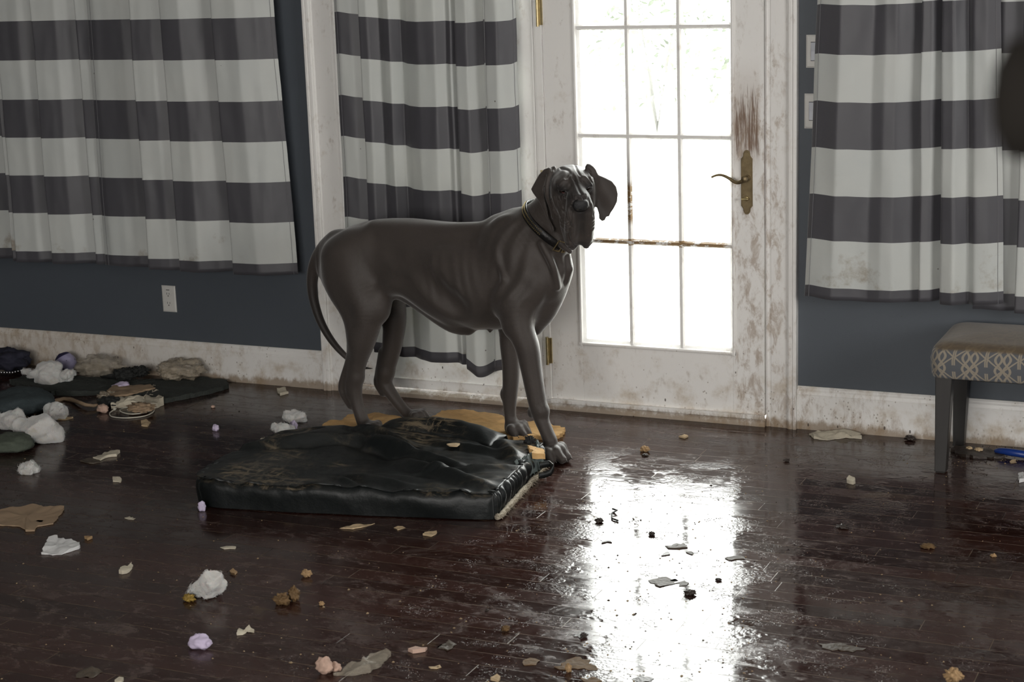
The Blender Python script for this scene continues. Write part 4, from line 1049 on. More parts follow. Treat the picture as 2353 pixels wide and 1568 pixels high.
def mat_coat():
    t = NT('short_blue_grey_coat'); p = t.obj()
    n = t.noise(p, 7, 5, .6); n2 = t.noise(p, 260, 3, .7)
    c = t.mix(n, (.044, .036, .031), (.067, .054, .047))
    c = t.mix(t.math('MULTIPLY', n2, .35), c, (.022, .019, .018))
    at = t.n.new('ShaderNodeAttribute'); at.attribute_name = 'mask'
    c = t.mix(at.outputs['Fac'], c, (.011, .010, .010))
    return t.set(color=c, rough=.52, sheen=.30, sheen_r=.45, spec=.30, normal=t.bump(t.math('ADD', n2, t.math('MULTIPLY', t.noise(p, 38, 5, .65), 1.6)), .22, .003))
M['coat'] = mat_coat()
M['wet_nose'] = plain('wet_black_nose', (.010, .010, .011), .28, .2, 120, .5, 700)
M['eye'] = plain('dark_glossy_eye', (.012, .008, .006), .06, .2)
M['haw'] = plain('red_lower_lid', (.22, .07, .065), .35, .2)
M['claw'] = plain('dark_horn_claw', (.05, .042, .036), .4)
M['leather'] = plain('black_leather_strap', (.012, .011, .011), .42, .3, 60, .3, 200)

def build_dog():
    V, Q, I = dog_body()
    root = empty('dog', tuple(DO), DT)
    tag(root, 'large grey short-haired dog with drooping jowls, standing behind the torn bed', 'dog')
    me = bpy.data.meshes.new('body'); me.vertices.add(len(V)); me.vertices.foreach_set('co', V.astype(np.float32).ravel())
    me.loops.add(len(Q) * 4); me.loops.foreach_set('vertex_index', Q.astype(np.int32).ravel())
    me.polygons.add(len(Q)); me.polygons.foreach_set('loop_start', np.arange(0, len(Q) * 4, 4, dtype=np.int32)); me.polygons.foreach_set('loop_total', np.full(len(Q), 4, np.int32))
    me.update(); me.validate(); me.polygons.foreach_set('use_smooth', np.ones(len(me.polygons), bool)); me.materials.append(M['coat'])
    at = me.attributes.new('mask', 'FLOAT', 'POINT'); at.data.foreach_set('value', I['mask'].astype(np.float32))
    b = bpy.data.objects.new('body', me); COL.objects.link(b); b.parent = root
    sm_ = b.modifiers.new('smooth', 'SMOOTH'); sm_.factor = .5; sm_.iterations = 2
    h, A, H, Fw = I['h'], I['A'], I['H'], I['F']
    RM4 = Matrix(((A[0], H[0], Fw[0]), (A[1], H[1], Fw[1]), (A[2], H[2], Fw[2])))
    def blob(name, c, r, mat, seg=20, fn=None):
        m = MB(); rows = []
        for i in range(seg + 1):
            th_ = math.pi * i / seg; row = []
            for k in range(seg * 2 + 1):
                ph = math.pi * k / seg; q = np.array([math.sin(th_) * math.cos(ph), math.sin(th_) * math.sin(ph), math.cos(th_)])
                if fn: q = fn(q)
                q = q * r; row.append(tuple(c + A * q[0] + H * q[1] + Fw * q[2]))
            rows.append(row)
        m.grid(rows); o = m.build(name, mat, root, smooth=True); return o
    for e in I['eyes']:
        blob('eye', e + Fw * .0025, np.array([.0112, .0108, .0105]), M['eye'])
    for i, s_ in enumerate((-1, 1)):
        m = MB().tube([tuple(h(s_ * .038, -.0015, .0625)), tuple(h(s_ * .0445, -.0032, .0632)), tuple(h(s_ * .051, -.0015, .0595))], [.0010, .0019, .0010], 8)
        o = m.build('lower_eyelid', M['haw'] if s_ < 0 else M['coat'], root, smooth=True); o['label'] = 'reddish lower eyelid' if s_ < 0 else 'dark lower eyelid'
    # nose
    def nf(q):
        x, y, z = q
        w_ = 1 - .22 * max(0, -y); return np.array([np.sign(x) * abs(x) ** .8 * w_, np.sign(y) * abs(y) ** .8, z])
    nose = blob('nose', h(0, -.022, .143), np.array([.0300, .0250, .018]), M['wet_nose'], 24, nf); nose['label'] = 'wet black nose'
    for s_ in (-1, 1):
        m = MB().tube([tuple(h(s_ * .0125, -.027, .150)), tuple(h(s_ * .0135, -.028, .1595))], [.0055, .0055], 12)
        o = m.build('nostril', M['dark'], nose); 
    m = MB().tube([tuple(h(0, -.020, .1605)), tuple(h(0, -.033, .1590)), tuple(h(0, -.044, .150))], .0012, 6); m.build('nose_groove', M['dark'], nose)
    for p, f_, l_ in I['claws']:
        m = MB().tube([tuple(p - f_ * .004 + (0, 0, .001)), tuple(p + f_ * .006 + (0, 0, .0)), tuple(p + f_ * .014 - (0, 0, .006))], [.0042, .0034, .0012], 8)
        m.build('claw', M['claw'], root, smooth=True)
    # collar: strap wrapped round the neck
    c0 = np.array(dp(1262, 514, -.022)); 
    ax_u = np.array(dp(1320, 574, -.05)) - np.array(dp(1213, 456, -.005)); ax_u /= np.linalg.norm(ax_u)
    nrm = np.cross(ax_u, np.array([0, 1.0, 0])); nrm /= np.linalg.norm(nrm)
    if nrm[2] < 0: nrm = -nrm
    lat = np.cross(nrm, ax_u)
    R1, R2 = .117, .096
    rows = [[], [], [], [], []]
    def cp(an, w_, t):
        rr = np.array([math.cos(an) * (R1 + t), math.sin(an) * (R2 + t)]); sag = .010 * max(0, math.cos(an)) ** 2
        return c0 + ax_u * rr[0] + lat * rr[1] + nrm * (w_ - sag)
    N = 96; m = MB()
    prof = [(-.016, -.001), (-.016, .003), (0, .0042), (.016, .003), (.016, -.001)]
    m.grid([[tuple(cp(2 * math.pi * k / N, w_, t)) for k in range(N + 1)] for w_, t in prof + [prof[0]]])
    col_ = m.build('collar', M['leather'], root, smooth=True); col_['label'] = 'black leather collar with gold studs and brass buckle'
    # studs on the near side, from the nape downwards
    # lat may point either way: pick the side facing the room (v<0)
    side = 1 if (lat[1] < 0) else -1
    for row_w in (-.006, .007):
        for k in range(30):
            an = side * math.radians(172 - k * 3.55); p = cp(an, row_w, .0042)
            m = MB(); q = cp(an, row_w, .0075) - p; q /= np.linalg.norm(q)
            m.tube([tuple(p - q * .001), tuple(p + q * .0022)], [.0028, .0020], 8)
            m.build('stud', M['brass'], col_)
    # buckle near the throat
    an = side * math.radians(26); b0 = cp(an, 0, .005); out = cp(an, 0, .02) - b0; out /= np.linalg.norm(out); tg = np.cross(out, nrm); tg /= np.linalg.norm(tg)
    m = MB(); ringp = [b0 + tg * x + nrm * y + out * .003 for x, y in ((-.013, -.022), (.013, -.022), (.013, .022), (-.013, .022), (-.013, -.022))]
    for p, q in zip(ringp[:-1], ringp[1:]): m.tube([tuple(p), tuple(q)], .0024, 8)
    m.build('buckle', M['brass'], col_)
    an2 = side * math.radians(8); b1 = cp(an2, 0, .004); out = cp(an2, 0, .02) - b1; out /= np.linalg.norm(out); tg = np.cross(out, nrm); tg /= np.linalg.norm(tg)
    m = MB(); ringp = [b1 + tg * x + nrm * y + out * .003 for x, y in ((-.006, -.021), (.006, -.021), (.006, .021), (-.006, .021), (-.006, -.021))]
    for p, q in zip(ringp[:-1], ringp[1:]): m.tube([tuple(p), tuple(q)], .0022, 8)
    m.build('keeper_loop', M['brass'], col_)
    return root, I
DOG, DI = build_dog()

# ------------------------------------------------------------------ torn dog bed
def nz(x, y, z=0, s=1): return noise.noise(Vector((x * s, y * s, z * s)))
def mat_bed():
    t = NT('waxy_dark_green_black_canvas'); p = t.pos()
    n = t.noise(p, 5, 5, .6)
    c = t.mix(n, (.0042, .0056, .006), (.0085, .0108, .0108))
    z = t.sep(p)[2]; nrm = t.n.new('ShaderNodeNewGeometry').outputs['Normal']; nz_ = t.math('ABSOLUTE', t.sep(nrm)[2])
    hair = t.step(t.noise(t.scale(p, (9, 55, 20), rot=(0, 0, .35)), 1, 5, .75), .48, .60)
    hair2 = t.step(t.noise(t.scale(p, (40, 12, 20), rot=(0, 0, -.5)), 1, 5, .75), .50, .64)
    dust = t.math('MULTIPLY', t.math('MAXIMUM', hair, hair2), t.step(t.noise(p, 3.2, 5, .6), .44, .60))
    dust = t.math('MULTIPLY', dust, t.step(nz_, .45, .85))
    c = t.mix(t.math('MULTIPLY', dust, .8), c, (.20, .155, .10))
    film = t.math('MULTIPLY', t.step(t.noise(p, 4.2, 5, .6), .45, .7), .35)
    c = t.mix(t.math('MULTIPLY', film, t.step(nz_, .5, .9)), c, (.055, .055, .052))
    b = t.bump(t.noise(p, 16, 5, .6), .40, .008)
    b = t.bump(t.noise(p, 320, 2), .15, .001, b)
    return t.set(color=c, rough=t.math('ADD', .36, t.math('MULTIPLY', n, .22)), spec=.42, normal=b)
M['bed'] = mat_bed()
M['foam'] = plain('orange_tan_foam', (.60, .37, .155), .9, .35, 25, .7, 60)
M['fleece'] = plain('off_white_fleece', (.40, .35, .27), .95, .3, 60, .8, 200)

def build_bed():
    root = empty('dog_bed', (-3.02, -1.16, 0)); tag(root, 'flattened dark green dog bed cushion, torn open at its right back corner', 'dog bed')
    FL, FR, BR, BL = [Vector((*v, 0)) for v in ((-3.545, -1.625), (-2.46, -1.42), (-2.555, -.775), (-3.60, -.86))]
    nu, nv = 170, 120
    def P(u, v):                                   # bilinear with bowed outline
        for (cu, cv, k) in ((0, 0, .11), (1, 0, .025), (0, 1, .08), (1, 1, .03)):
            du = max(0, k - abs(u - cu)) / k; dv = max(0, k - abs(v - cv)) / k; q_ = math.hypot(du, dv)
            if q_ > 1: du, dv = du / q_, dv / q_; u = cu + (1 if cu == 0 else -1) * k * (1 - du); v = cv + (1 if cv == 0 else -1) * k * (1 - dv); break
        a = FL.lerp(FR, u); b = BL.lerp(BR, u); p = a.lerp(b, v)
        p = p + Vector((0, -.022 * math.sin(math.pi * u), 0)) * (1 - v) + Vector((-.05 * math.sin(math.pi * v), 0, 0)) * (1 - u)
        return p
    creases = [((.02, .62), (.36, .80), .022, .020), ((.36, .80), (.60, .62), .020, .020), ((.45, .72), (.80, .45), .024, .022), ((.60, .52), (.95, .12), .020, .026), ((.30, .98), (.55, .78), .018, .018), ((.62, .88), (.95, .72), .012, .018), ((.70, .30), (.98, .50), .012, .016), ((.50, .20), (.72, .08), .012, .016), ((.55, .05), (.45, .16), .010, .013), ((.85, .95), (.98, .60), .014, .02)]
    def top(u, v):
        e = min(u, 1 - u, v, 1 - v)
        z = .088 + .012 * (1 - v) - .012 * max(0, .15 - u) / .15 * v + .022 * math.exp(-((u - .34) / .2) ** 2) * max(0, v - .6) / .4
        z += .010 * nz(u * 3, v * 3, 4) + .006 * nz(u * 9, v * 7, 8) + .0025 * nz(u * 26, v * 20, 1)
        z += (.016 * nz(u * 13, 2.5, 3) + .006 * nz(u * 31, 1.5, 6)) * math.exp(-v / .05)
        for (a, b), (c, d), amp, w in creases:
            ex, ey = c - a, d - b; t = max(0, min(1, ((u - a) * ex + (v - b) * ey) / (ex * ex + ey * ey)))
            dd = math.hypot(u - a - t * ex, (v - b - t * ey) * .8)
            sg = (u - a) * ey - (v - b) * ex
            z += 1.5 * amp * math.exp(-(dd / w / 1.3) ** 2) * math.sin(math.pi * (.12 + .76 * t)) - .35 * amp * math.exp(-((dd - 2.4 * w) / (w * 1.4)) ** 2) * (1 if sg > 0 else .3)
        return z
    rad = .045
    rows = []
    # profile from under the rim, round the shoulder and over the top
    for j in range(nv + 1):
        row = []
        for i in range(nu + 1):
            u, v = i / nu, j / nv
            # edge remap: the outer 12 samples form the side wall
            def side(k, n):
                m = 10
                if k < m: return k / m, True, False
                if k > n - m: return (n - k) / m, False, True
                return 1, False, False
            su, lu, ru = side(i, nu); sv, lv, rv = side(j, nv)
            uu = 0 if lu else (1 if ru else (i - 10) / (nu - 20)); vv = 0 if lv else (1 if rv else (j - 10) / (nv - 20))
            p = P(uu, vv); s = min(su, sv); zt = top(min(max(uu, .0), 1), min(max(vv, 0), 1))
            if s < 1:
                a = math.pi * .5 * s
                # square-ish wall: bulge outward
                outx = (-1 if lu else (1 if ru else 0)) * (1 - su) ** 0; outy = (-1 if lv else (1 if rv else 0))
                k = math.sin(math.pi * min(1, s * 1.05)) * .010
                wr = .0012 * nz(uu * 30, vv * 30, s * 3) + .009 * nz(uu * 5 + s * 1.2, vv * 6, 5 + s * 1.5)
                if ru: wr += .007 * math.sin(vv * 95 + 2 * math.sin(vv * 17)) * math.sin(math.pi * s)
                p = p + Vector((outx * (k + wr), outy * (k + wr), 0)) 
                inn = .030 * (1 - math.cos(a)) if False else 0
                zt = .004 + (zt - .004) * math.sin(math.pi / 2 * s) ** .8 
                shr = max(0, (s - .35) / .65) ** 2 * .034
                p = p - Vector((outx * shr, outy * shr, 0))
            row.append((p.x, p.y, max(.002, zt)))
        rows.append(row)
    m = MB().grid(rows)
    o = m.build('cushion_cover', M['bed'], smooth=True); place(o, root)
    base = MB().add([(*P(0, 0).xy, .001), (*P(1, 0).xy, .001), (*P(1, 1).xy, .001), (*P(0, 1).xy, .001)], [(0, 1, 2, 3)])
    place(base.build('underside', M['bed']), root)
    # bunched flap of cover thrown up along the back edge
    path = [on_floor(905, 985, .06), on_floor(935, 972, .085), on_floor(962, 966, .10), on_floor(1020, 968, .10), on_floor(1080, 975, .098), on_floor(1125, 984, .095), on_floor(1165, 1003, .085)]
    rows = []
    n = 60
    for i in range(n + 1):
        t = i / n * (len(path) - 1); k = min(int(t), len(path) - 2); c = path[k].lerp(path[k + 1], t - k); row = []
        h = math.sin(math.pi * (i / n)) ** .5
        for q in range(15):
            a = q / 14; 
            y = c.y - .16 + .20 * a; z = .088 + (.046 * h) * math.sin(math.pi * min(1, a * 1.25)) - (.10 * max(0, a - .8) / .2)
            z += .006 * nz(c.x * 14, a * 4, 2) * (1 - abs(2 * a - 1))
            row.append((c.x + .004 * nz(i * .3, a * 5, 1), y + .012 * nz(c.x * 9, 3, 7), max(.012, z)))
        rows.append(row)
    place(MB().grid(rows).build('torn_flap', M['bed'], smooth=True, solid=.003), root)
    # fleece fringe along the lower right edge
    rnd = random.Random(2); fr = MB()
    pts = [P(1, v / 60) for v in range(0, 58)]
    fr.tube([(p.x + .012 + rnd.uniform(-.003, .003), p.y + .0, .010 + rnd.uniform(0, .004)) for p in pts], [.009 + .003 * rnd.random() for _ in pts], 8)
    place(fr.build('fleece_edge', M['fleece'], smooth=True), root)
    hr = MB()
    for _ in range(420):
        p = P(1, rnd.uniform(0, .93)); a = Vector((p.x + .015, p.y, rnd.uniform(.004, .018))); d = Vector((rnd.uniform(.3, 1), rnd.uniform(-.8, .3), rnd.uniform(-.3, .5))).normalized() * rnd.uniform(.008, .022)
        b = a + d; b.z = max(.002, b.z); hr.tube([a, (a + b) / 2 + Vector((0, 0, .002)), b], [.0009, .0007, .0003], 4, False)
    fo = place(hr.build('fleece_hairs', M['fleece']), root); fo['kind'] = 'stuff'
    # white gathered lining at the torn corner
    g = MB(); c = P(1, .80)
    rows = []
    for i in range(41):
        t = i / 40; p = P(.97 + .03 * math.sin(t * 3), .55 + .42 * t); row = []
        for q in range(9):
            a = q / 8; row.append((p.x + .022 * a + .006 * math.sin(t * 70), p.y, .100 - .070 * a ** 1.3 + .008 * math.sin(t * 70 + a)))
        rows.append(row)
    place(MB().grid(rows).build('gathered_edge', M['bedgrey'], smooth=True, solid=.002), root)
    # strap loop sticking out on the right
    q0 = on_floor(1246, 1080, .03); 
    L = [on_floor(1240, 1070, .055), on_floor(1262, 1066, .055), on_floor(1272, 1075, .045), on_floor(1266, 1086, .03), on_floor(1250, 1092, .02), on_floor(1238, 1094, .02)]
    rows = []
    for i in range(31):
        t = i / 30 * (len(L) - 1); k = min(int(t), len(L) - 2); c = L[k].lerp(L[k + 1], t - k); rows.append([(c.x, c.y, c.z - .012), (c.x, c.y, c.z + .012)])
    place(MB().grid(rows).build('strap_loop', M['bed'], smooth=True, solid=.003), root)
    return root
M['bedgrey'] = plain('grey_green_gathered_lining', (.10, .125, .12), .45, .5, 30, .6, 60)
build_bed()

# ------------------------------------------------------------------ foam slabs, scraps and litter
rnd = random.Random(11)
def slab(name, pxs, mat, label, cat, thick=.02, z0=.001, ragged=.006, warp=.006, group=None, tilt=0, top_detail=None, build=True):
    """torn sheet or slab lying on the floor; outline given where it stands in the photo"""
    P = [on_floor(x, y, z0 + thick) for x, y in pxs]; Q = []
    for i in range(len(P)):
        a, b = P[i], P[(i + 1) % len(P)]; L = (b - a).length; n = max(1, int(L / .012))
        for k in range(n):
            t = k / n; p = a.lerp(b, t); nn = Vector((-(b - a).y, (b - a).x, 0)).normalized()
            Q.append(p + nn * ragged * rnd.uniform(-1, 1))
    c = sum(Q, Vector()) / len(Q); n = len(Q)
    rings = 5; V = []; F = []
    for r in range(rings):
        k = 1 - r / rings
        for q in Q:
            p = c + (q - c) * k; wz = warp * nz(p.x * 12, p.y * 12, 3) + warp * .5 * nz(p.x * 40, p.y * 40, 5)
            V.append((p.x, p.y, z0 + thick + wz + tilt * (p.y - c.y)))
    V.append((c.x, c.y, z0 + thick)); top = len(V) - 1
    for r in range(rings - 1):
        for i in range(n): j = (i + 1) % n; F.append((r * n + i, r * n + j, (r + 1) * n + j, (r + 1) * n + i))
    for i in range(n): F.append(((rings - 1) * n + i, (rings - 1) * n + (i + 1) % n, top))
    b0 = len(V)
    for q in Q: V.append((q.x + .3 * ragged * rnd.uniform(-1, 1), q.y, z0))
    for i in range(n): j = (i + 1) % n; F.append((i, b0 + i, b0 + j, j))
    F.append(tuple(b0 + i for i in range(n)))
    V = [(x, y, max(z0, z)) for x, y, z in V]
    m = MB().add(V, F); o = m.build(name, mat, smooth=False, angle=50)
    # origin at the thing's base
    me = o.data; off = Vector((c.x, c.y, 0)); me.transform(Matrix.Translation(-off)); o.location = off
    if label: tag(o, label, cat, group)
    return o
def lump(name, px, py, w, h, mat, label, cat, rough=.25, freq=3, seed=0, elong=1.0, z0=0.0, yaw=0, group=None, sub=24, o2=.5, o3=.25):
    """irregular lump whose base centre stands at (px,py); w,h its apparent size in pixels"""
    c = on_floor(px, py, z0); sc = (Vector(CAM) - c).length / FPX
    rx, rz = w * sc / 2, h * sc / 2; ry = rx * .8 * elong
    V = []; F = []; n = sub
    for i in range(n + 1):
        th = math.pi * i / n
        for k in range(2 * n):
            ph = math.pi * k / n; d = Vector((math.sin(th) * math.cos(ph), math.sin(th) * math.sin(ph), math.cos(th)))
            f = 1 + rough * (noise.noise(d * freq + Vector((seed, 0, 0))) * 1.3 + o2 * noise.noise(d * freq * 2.4 + Vector((0, seed, 0))) + o3 * noise.noise(d * freq * 6 + Vector((0, 0, seed))))
            V.append((d.x * rx * f, d.y * ry * f, d.z * rz * f))
    for i in range(n):
        for k in range(2 * n):
            a = i * 2 * n + k; b = i * 2 * n + (k + 1) % (2 * n); F.append((a, b, b + 2 * n, a + 2 * n))
    zm = min(v[2] for v in V); zz = zm * .75
    V = [(x, y, max(z, zz) - zz) for x, y, z in V]
    o = MB().add(V, F).build(name, mat, smooth=True)
    o.location = (c.x, c.y + ry * .6, z0); o.rotation_euler = (0, 0, yaw)
    if label: tag(o, label, cat, group)
    return o
M['fluff'] = None
def mat_fluff():
    t = NT('white_polyester_stuffing'); p = t.obj()
    n = t.noise(p, 40, 5, .7)
    c = t.mix(n, (.48, .47, .45), (.60, .59, .57)); c = t.mix(t.math('MULTIPLY', t.step(t.noise(p, 14, 3), .58, .7), .35), c, (.38, .31, .20))
    t.set(color=c, rough=.95, sheen=.5, sheen_r=.6, sss=.15, normal=t.bump(t.math('ADD', t.math('MULTIPLY', n, .6), t.noise(p, 160, 4)), .35, .004))
    return t.m
M['fluff'] = mat_fluff()
M['paper'] = plain('crumpled_white_paper', (.62, .62, .62), .8, .12, 20, .6, 50)
M['cream'] = plain('cream_torn_cloth', (.52, .47, .37), .9, .25, 40, .8, 60)
M['tanbit'] = plain('tan_torn_scrap', (.48, .36, .22), .9, .3, 60, .7, 90)
M['cardboard'] = plain('brown_cardboard', (.29, .205, .13), .85, .2, 14, .35, 40)
M['lilac'] = plain('lilac_foam', (.52, .45, .60), .8, .15, 40, .4, 100)
M['peach'] = plain('pinkish_peach_foam', (.48, .33, .26), .85, .2, 40, .4, 90)
M['dung'] = plain('dry_brown_clod', (.13, .075, .028), .75, .5, 50, .9, 90)
M['kibble'] = plain('brown_dry_kibble', (.34, .22, .11), .85, .3, 60, .7, 140)
M['mustard'] = plain('mustard_brown_clump', (.26, .17, .03), .6, .5, 60, .8, 100)
M['mud'] = plain('dark_wet_mud', (.030, .021, .016), .45, .4, 40, .8, 90)
M['mudtan'] = plain('grey_brown_smeared_dirt', (.070, .054, .038), .6, .4, 50, .9, 80)
M['film'] = None
def mat_film(name, c, a=.45):
    t = NT(name); p = t.obj(); n = t.noise(p, 30, 5, .7)
    return t.set(color=t.mix(n, c, tuple(min(1, x * 1.6) for x in c)), rough=.22, alpha=t.math('ADD', a, t.math('MULTIPLY', n, .5), clamp=True), normal=t.bump(t.noise(p, 45, 4), .8, .01))
M['film'] = mat_film('crinkled_clear_plastic', (.34, .30, .24), .12)
M['film2'] = mat_film('cloudy_beige_plastic', (.34, .29, .22), .25)
M['mat'] = plain('dark_grey_green_felt', (.028, .032, .028), .9, .35, 60, .8, 120)
M['teal'] = plain('dark_teal_fabric', (.030, .042, .046), .85, .25, 30, .5, 120)
M['olive'] = plain('olive_green_fabric', (.065, .078, .058), .85, .25, 30, .5, 120)
M['navy'] = plain('navy_fabric', (.014, .014, .028), .85, .3, 30, .5, 120)
M['blackcloth'] = plain('black_crumpled_cloth', (.012, .013, .012), .8, .3, 60, .8, 100)
M['white_cable'] = plain('white_cable_sheath', (.55, .52, .44), .45, .1)
M['blue_plastic'] = plain('bright_blue_plastic', (.010, .036, .20), .32, .15)
M['silver'] = NT('silver_metal').set(color=(.7, .7, .72), metal=1.0, rough=.22)
M['toy'] = None

# foam slabs behind the bed, under the dog's feet
slab('foam_slab', [(738, 984), (742, 972), (762, 966), (786, 966), (800, 952), (815, 950), (840, 953), (870, 948), (900, 955), (932, 962), (948, 972), (935, 985), (880, 1000), (800, 1004)], M['foam'], 'ragged orange-tan foam slab behind the left back corner of the bed, between the hind feet', 'foam slab', .016, group='tan foam slabs')
slab('foam_slab', [(985, 965), (1005, 950), (1015, 944), (1060, 943), (1120, 946), (1150, 953), (1180, 962), (1200, 972), (1222, 974), (1236, 966), (1262, 975), (1297, 983), (1294, 996), (1262, 1006), (1235, 1000), (1180, 1004), (1100, 992), (1020, 985)], M['foam'], 'large orange-tan foam slab behind the bed, under the front feet of the dog', 'foam slab', .016, group='tan foam slabs')
slab('foam_scrap', [(1212, 1022), (1250, 1030), (1252, 1044), (1226, 1042)], M['foam'], 'small tan foam wedge poking from the torn right back corner of the bed', 'foam scrap', .02, .085)
slab('foam_scrap', [(1026, 1019), (1040, 1017), (1056, 1019), (1050, 1024), (1034, 1023)], M['tanbit'], 'small tan crumb lying on top of the dark bed', 'foam scrap', .006, .098, .002)
lump('twisted_ribbon', 1216, 1032, 22, 26, M['blackcloth'], 'shiny black twist of torn lining at the back corner of the bed', 'cloth scrap', .5, 4, 3, z0=.07)

# middle floor
def stuffing(px, py, w, h, label, seed, rough=.42, z0=0.0, yaw=0):
    """puffy tuft grown from overlapping soft blobs, with loose fibres"""
    c = on_floor(px, py, z0); sc_ = (Vector(CAM) - c).length / FPX; rx, H_ = w * sc_ / 2, h * sc_ * .97; ry = min(rx, max(H_ * .6, rx * .55)); rr = random.Random(int(seed * 10))
    st = max(.0020, min(rx, H_) / 14)
    G = Field((-rx * 1.4, -ry * 1.5, -.02), (rx * 1.4, ry * 1.5, H_ * 1.4 + .01), st); n = 9
    for k in range(n):
        an = 2 * math.pi * k / n + rr.uniform(-.3, .3); q = rr.uniform(.25, .62) + .15 * (k % 2); r = min(rx, H_ * .8) * rr.uniform(.34, .52)
        z = max(r * .62, H_ * rr.uniform(.25, .85) - r * .4)
        z = min(z, H_ - r * .8)
        G.ell((q * rx * math.cos(an), q * ry * math.sin(an), z), (r * rr.uniform(.9, 1.35), r, r * rr.uniform(.75, 1.0)), r * .45)
    G.ell((0, 0, H_ * .42), (rx * .62, ry * .6, H_ * .42), min(rx, H_) * .3)
    V, Q = G.mesh()
    for i in range(len(V)):
        d = Vector(V[i]); e = noise.noise_vector(d * (2.2 / max(rx, .02)) + Vector((seed, 0, 0))) * min(rx, H_) * .16 + noise.noise_vector(d * 90) * .0016
        V[i] += np.array(e)
    V[:, 2] = np.maximum(V[:, 2], 0)
    o = MB().add(V, [tuple(int(j) for j in q) for q in Q]).build('stuffing_tuft', M['fluff'], smooth=True)
    o.location = (c.x, c.y + ry * .55, z0); tag(o, label, 'stuffing', 'tufts of white stuffing')
    me = o.data; hr = MB(); n = len(me.vertices)
    for _ in range(520):
        v = me.vertices[rr.randrange(n)]; nn = v.normal; a = Vector(v.co) - nn * .002; s = rr.uniform(.005, .016)
        t_ = Vector((rr.uniform(-1, 1), rr.uniform(-1, 1), rr.uniform(-1, 1))); t_ = (t_ - nn * t_.dot(nn)).normalized()
        b = a + t_ * s * .5 + nn * s * .34; c2 = a + t_ * s + nn * s * .10
        if c2.z < .0005 or b.z < .0005: continue
        hr.tube([a, b, c2], [.0006, .00045, .0002], 3, False)
    f = hr.build('fibres', M['fluff'], o); f['kind'] = 'stuff'
    return o
stuffing(672, 972, 78, 26, 'flat wispy tuft of white stuffing beside the lilac foam cube', 1.3, rough=.5)
stuffing(646, 1013, 52, 40, 'rounded white stuffing tuft touching the left back edge of the bed', 4.1)
stuffing(472, 1382, 76, 74, 'upright curled tuft of white stuffing, largest in the foreground', 8.2, rough=.5)
stuffing(448, 1375, 40, 34, 'low lobe of white stuffing joined to the left of the upright tuft', 2.8)
stuffing(58, 1090, 46, 30, 'small oval white stuffing tuft alone at the left, below the olive cushion', 6.4, rough=.25)
stuffing(120, 966, 66, 40, 'grey-white wispy stuffing beside the teal cushion', 9.3, z0=.0)
stuffing(82, 1020, 140, 66, 'long heap of white stuffing between the teal and olive cushions at the left edge', 12.3, rough=.5)
stuffing(20, 990, 90, 44, 'white stuffing spilling over the teal cushion at the left edge', 14.9, rough=.4, z0=.02)
stuffing(100, 892, 70, 62, 'cream-white arched lump of stuffing below the lilac ball by the left baseboard', 17.1, rough=.55)
stuffing(150, 888, 34, 46, 'pale grey upright lobe of stuffing right of the arched lump by the left baseboard', 19.6, rough=.25)
stuffing(68, 880, 34, 34, 'dim greyish stuffing lobe left of the arched lump by the left baseboard', 21.2, rough=.3)
def lil(px, py, w, h, label, seed, mat='lilac'): return lump('foam_chunk', px, py, w, h, M[mat], label, 'foam chunk', .26, 1.9, seed, group='chewed foam chunks', sub=16, o2=.5, o3=.08)
lil(673, 988, 18, 22, 'lilac foam cube leaning on stuffing left of the bed', 1); lil(494, 992, 16, 16, 'small pinkish lilac foam chunk alone on the dark floor', 2)
lil(461, 1176, 20, 24, 'lilac foam chunk tucked under the left front corner of the bed', 3); lil(453, 1494, 50, 34, 'large pale lilac foam chunk in the left foreground', 4)
lil(488, 938, 10, 6, 'tiny pink crumb above the small lilac chunk', 5, 'peach'); lil(274, 903, 44, 24, 'lilac foam piece resting on brown paper in the left pile', 6)
lil(233, 950, 26, 20, 'pinkish peach chunk left of the coiled white cable', 7, 'peach'); lil(742, 1552, 40, 40, 'peach foam block at the bottom edge beside the clear plastic film', 8, 'peach')
lil(768, 1545, 26, 24, 'small peach foam corner against the clear plastic film', 9, 'peach')
def sc(pxs, mat, label, thick=.003, ragged=.004, warp=.010, cat='scrap', z0=.001, name='torn_scrap'): return slab(name, pxs, M[mat], label, cat, thick, z0, ragged, warp, group='torn scraps on the floor')
sc([(95, 1268), (112, 1235), (125, 1232), (150, 1240), (165, 1238), (185, 1247), (180, 1256), (160, 1262), (140, 1268), (120, 1270)], 'paper', 'crumpled white paper scrap with a pointed left corner, left foreground', .010, warp=.014)
sc([(-20, 1175), (30, 1168), (75, 1160), (92, 1162), (100, 1166), (148, 1167), (122, 1202), (85, 1208), (80, 1218), (60, 1219), (45, 1208), (-20, 1205)], 'cardboard', 'torn brown cardboard sheet at the left edge of the foreground', .005, .003, .010, name='cardboard_piece')
sc([(215, 1052), (240, 1038), (262, 1037), (275, 1038), (268, 1046), (248, 1048), (232, 1055)], 'cream', 'ragged white scrap lying near a brown smear, below the cable coil', .006)
sc([(183, 1060), (205, 1052), (228, 1054), (232, 1062), (205, 1066)], 'mudtan', 'brown dried smear beside the ragged white scrap', .002)
sc([(258, 1099), (268, 1097), (280, 1101), (277, 1107), (262, 1105)], 'cream', 'tiny cream scrap left of the bed', .005)
sc([(288, 1190), (298, 1185), (312, 1190), (305, 1194), (296, 1192)], 'cream', 'tiny cream flake between cardboard and bed', .003)
sc([(273, 1315), (285, 1300), (295, 1303), (300, 1292), (305, 1300), (298, 1312), (280, 1317)], 'cream', 'cream jagged scrap below the white paper', .006)
sc([(194, 1235), (203, 1230), (210, 1234), (202, 1239)], 'kibble', 'small brown bean-shaped bit right of the white paper', .006)
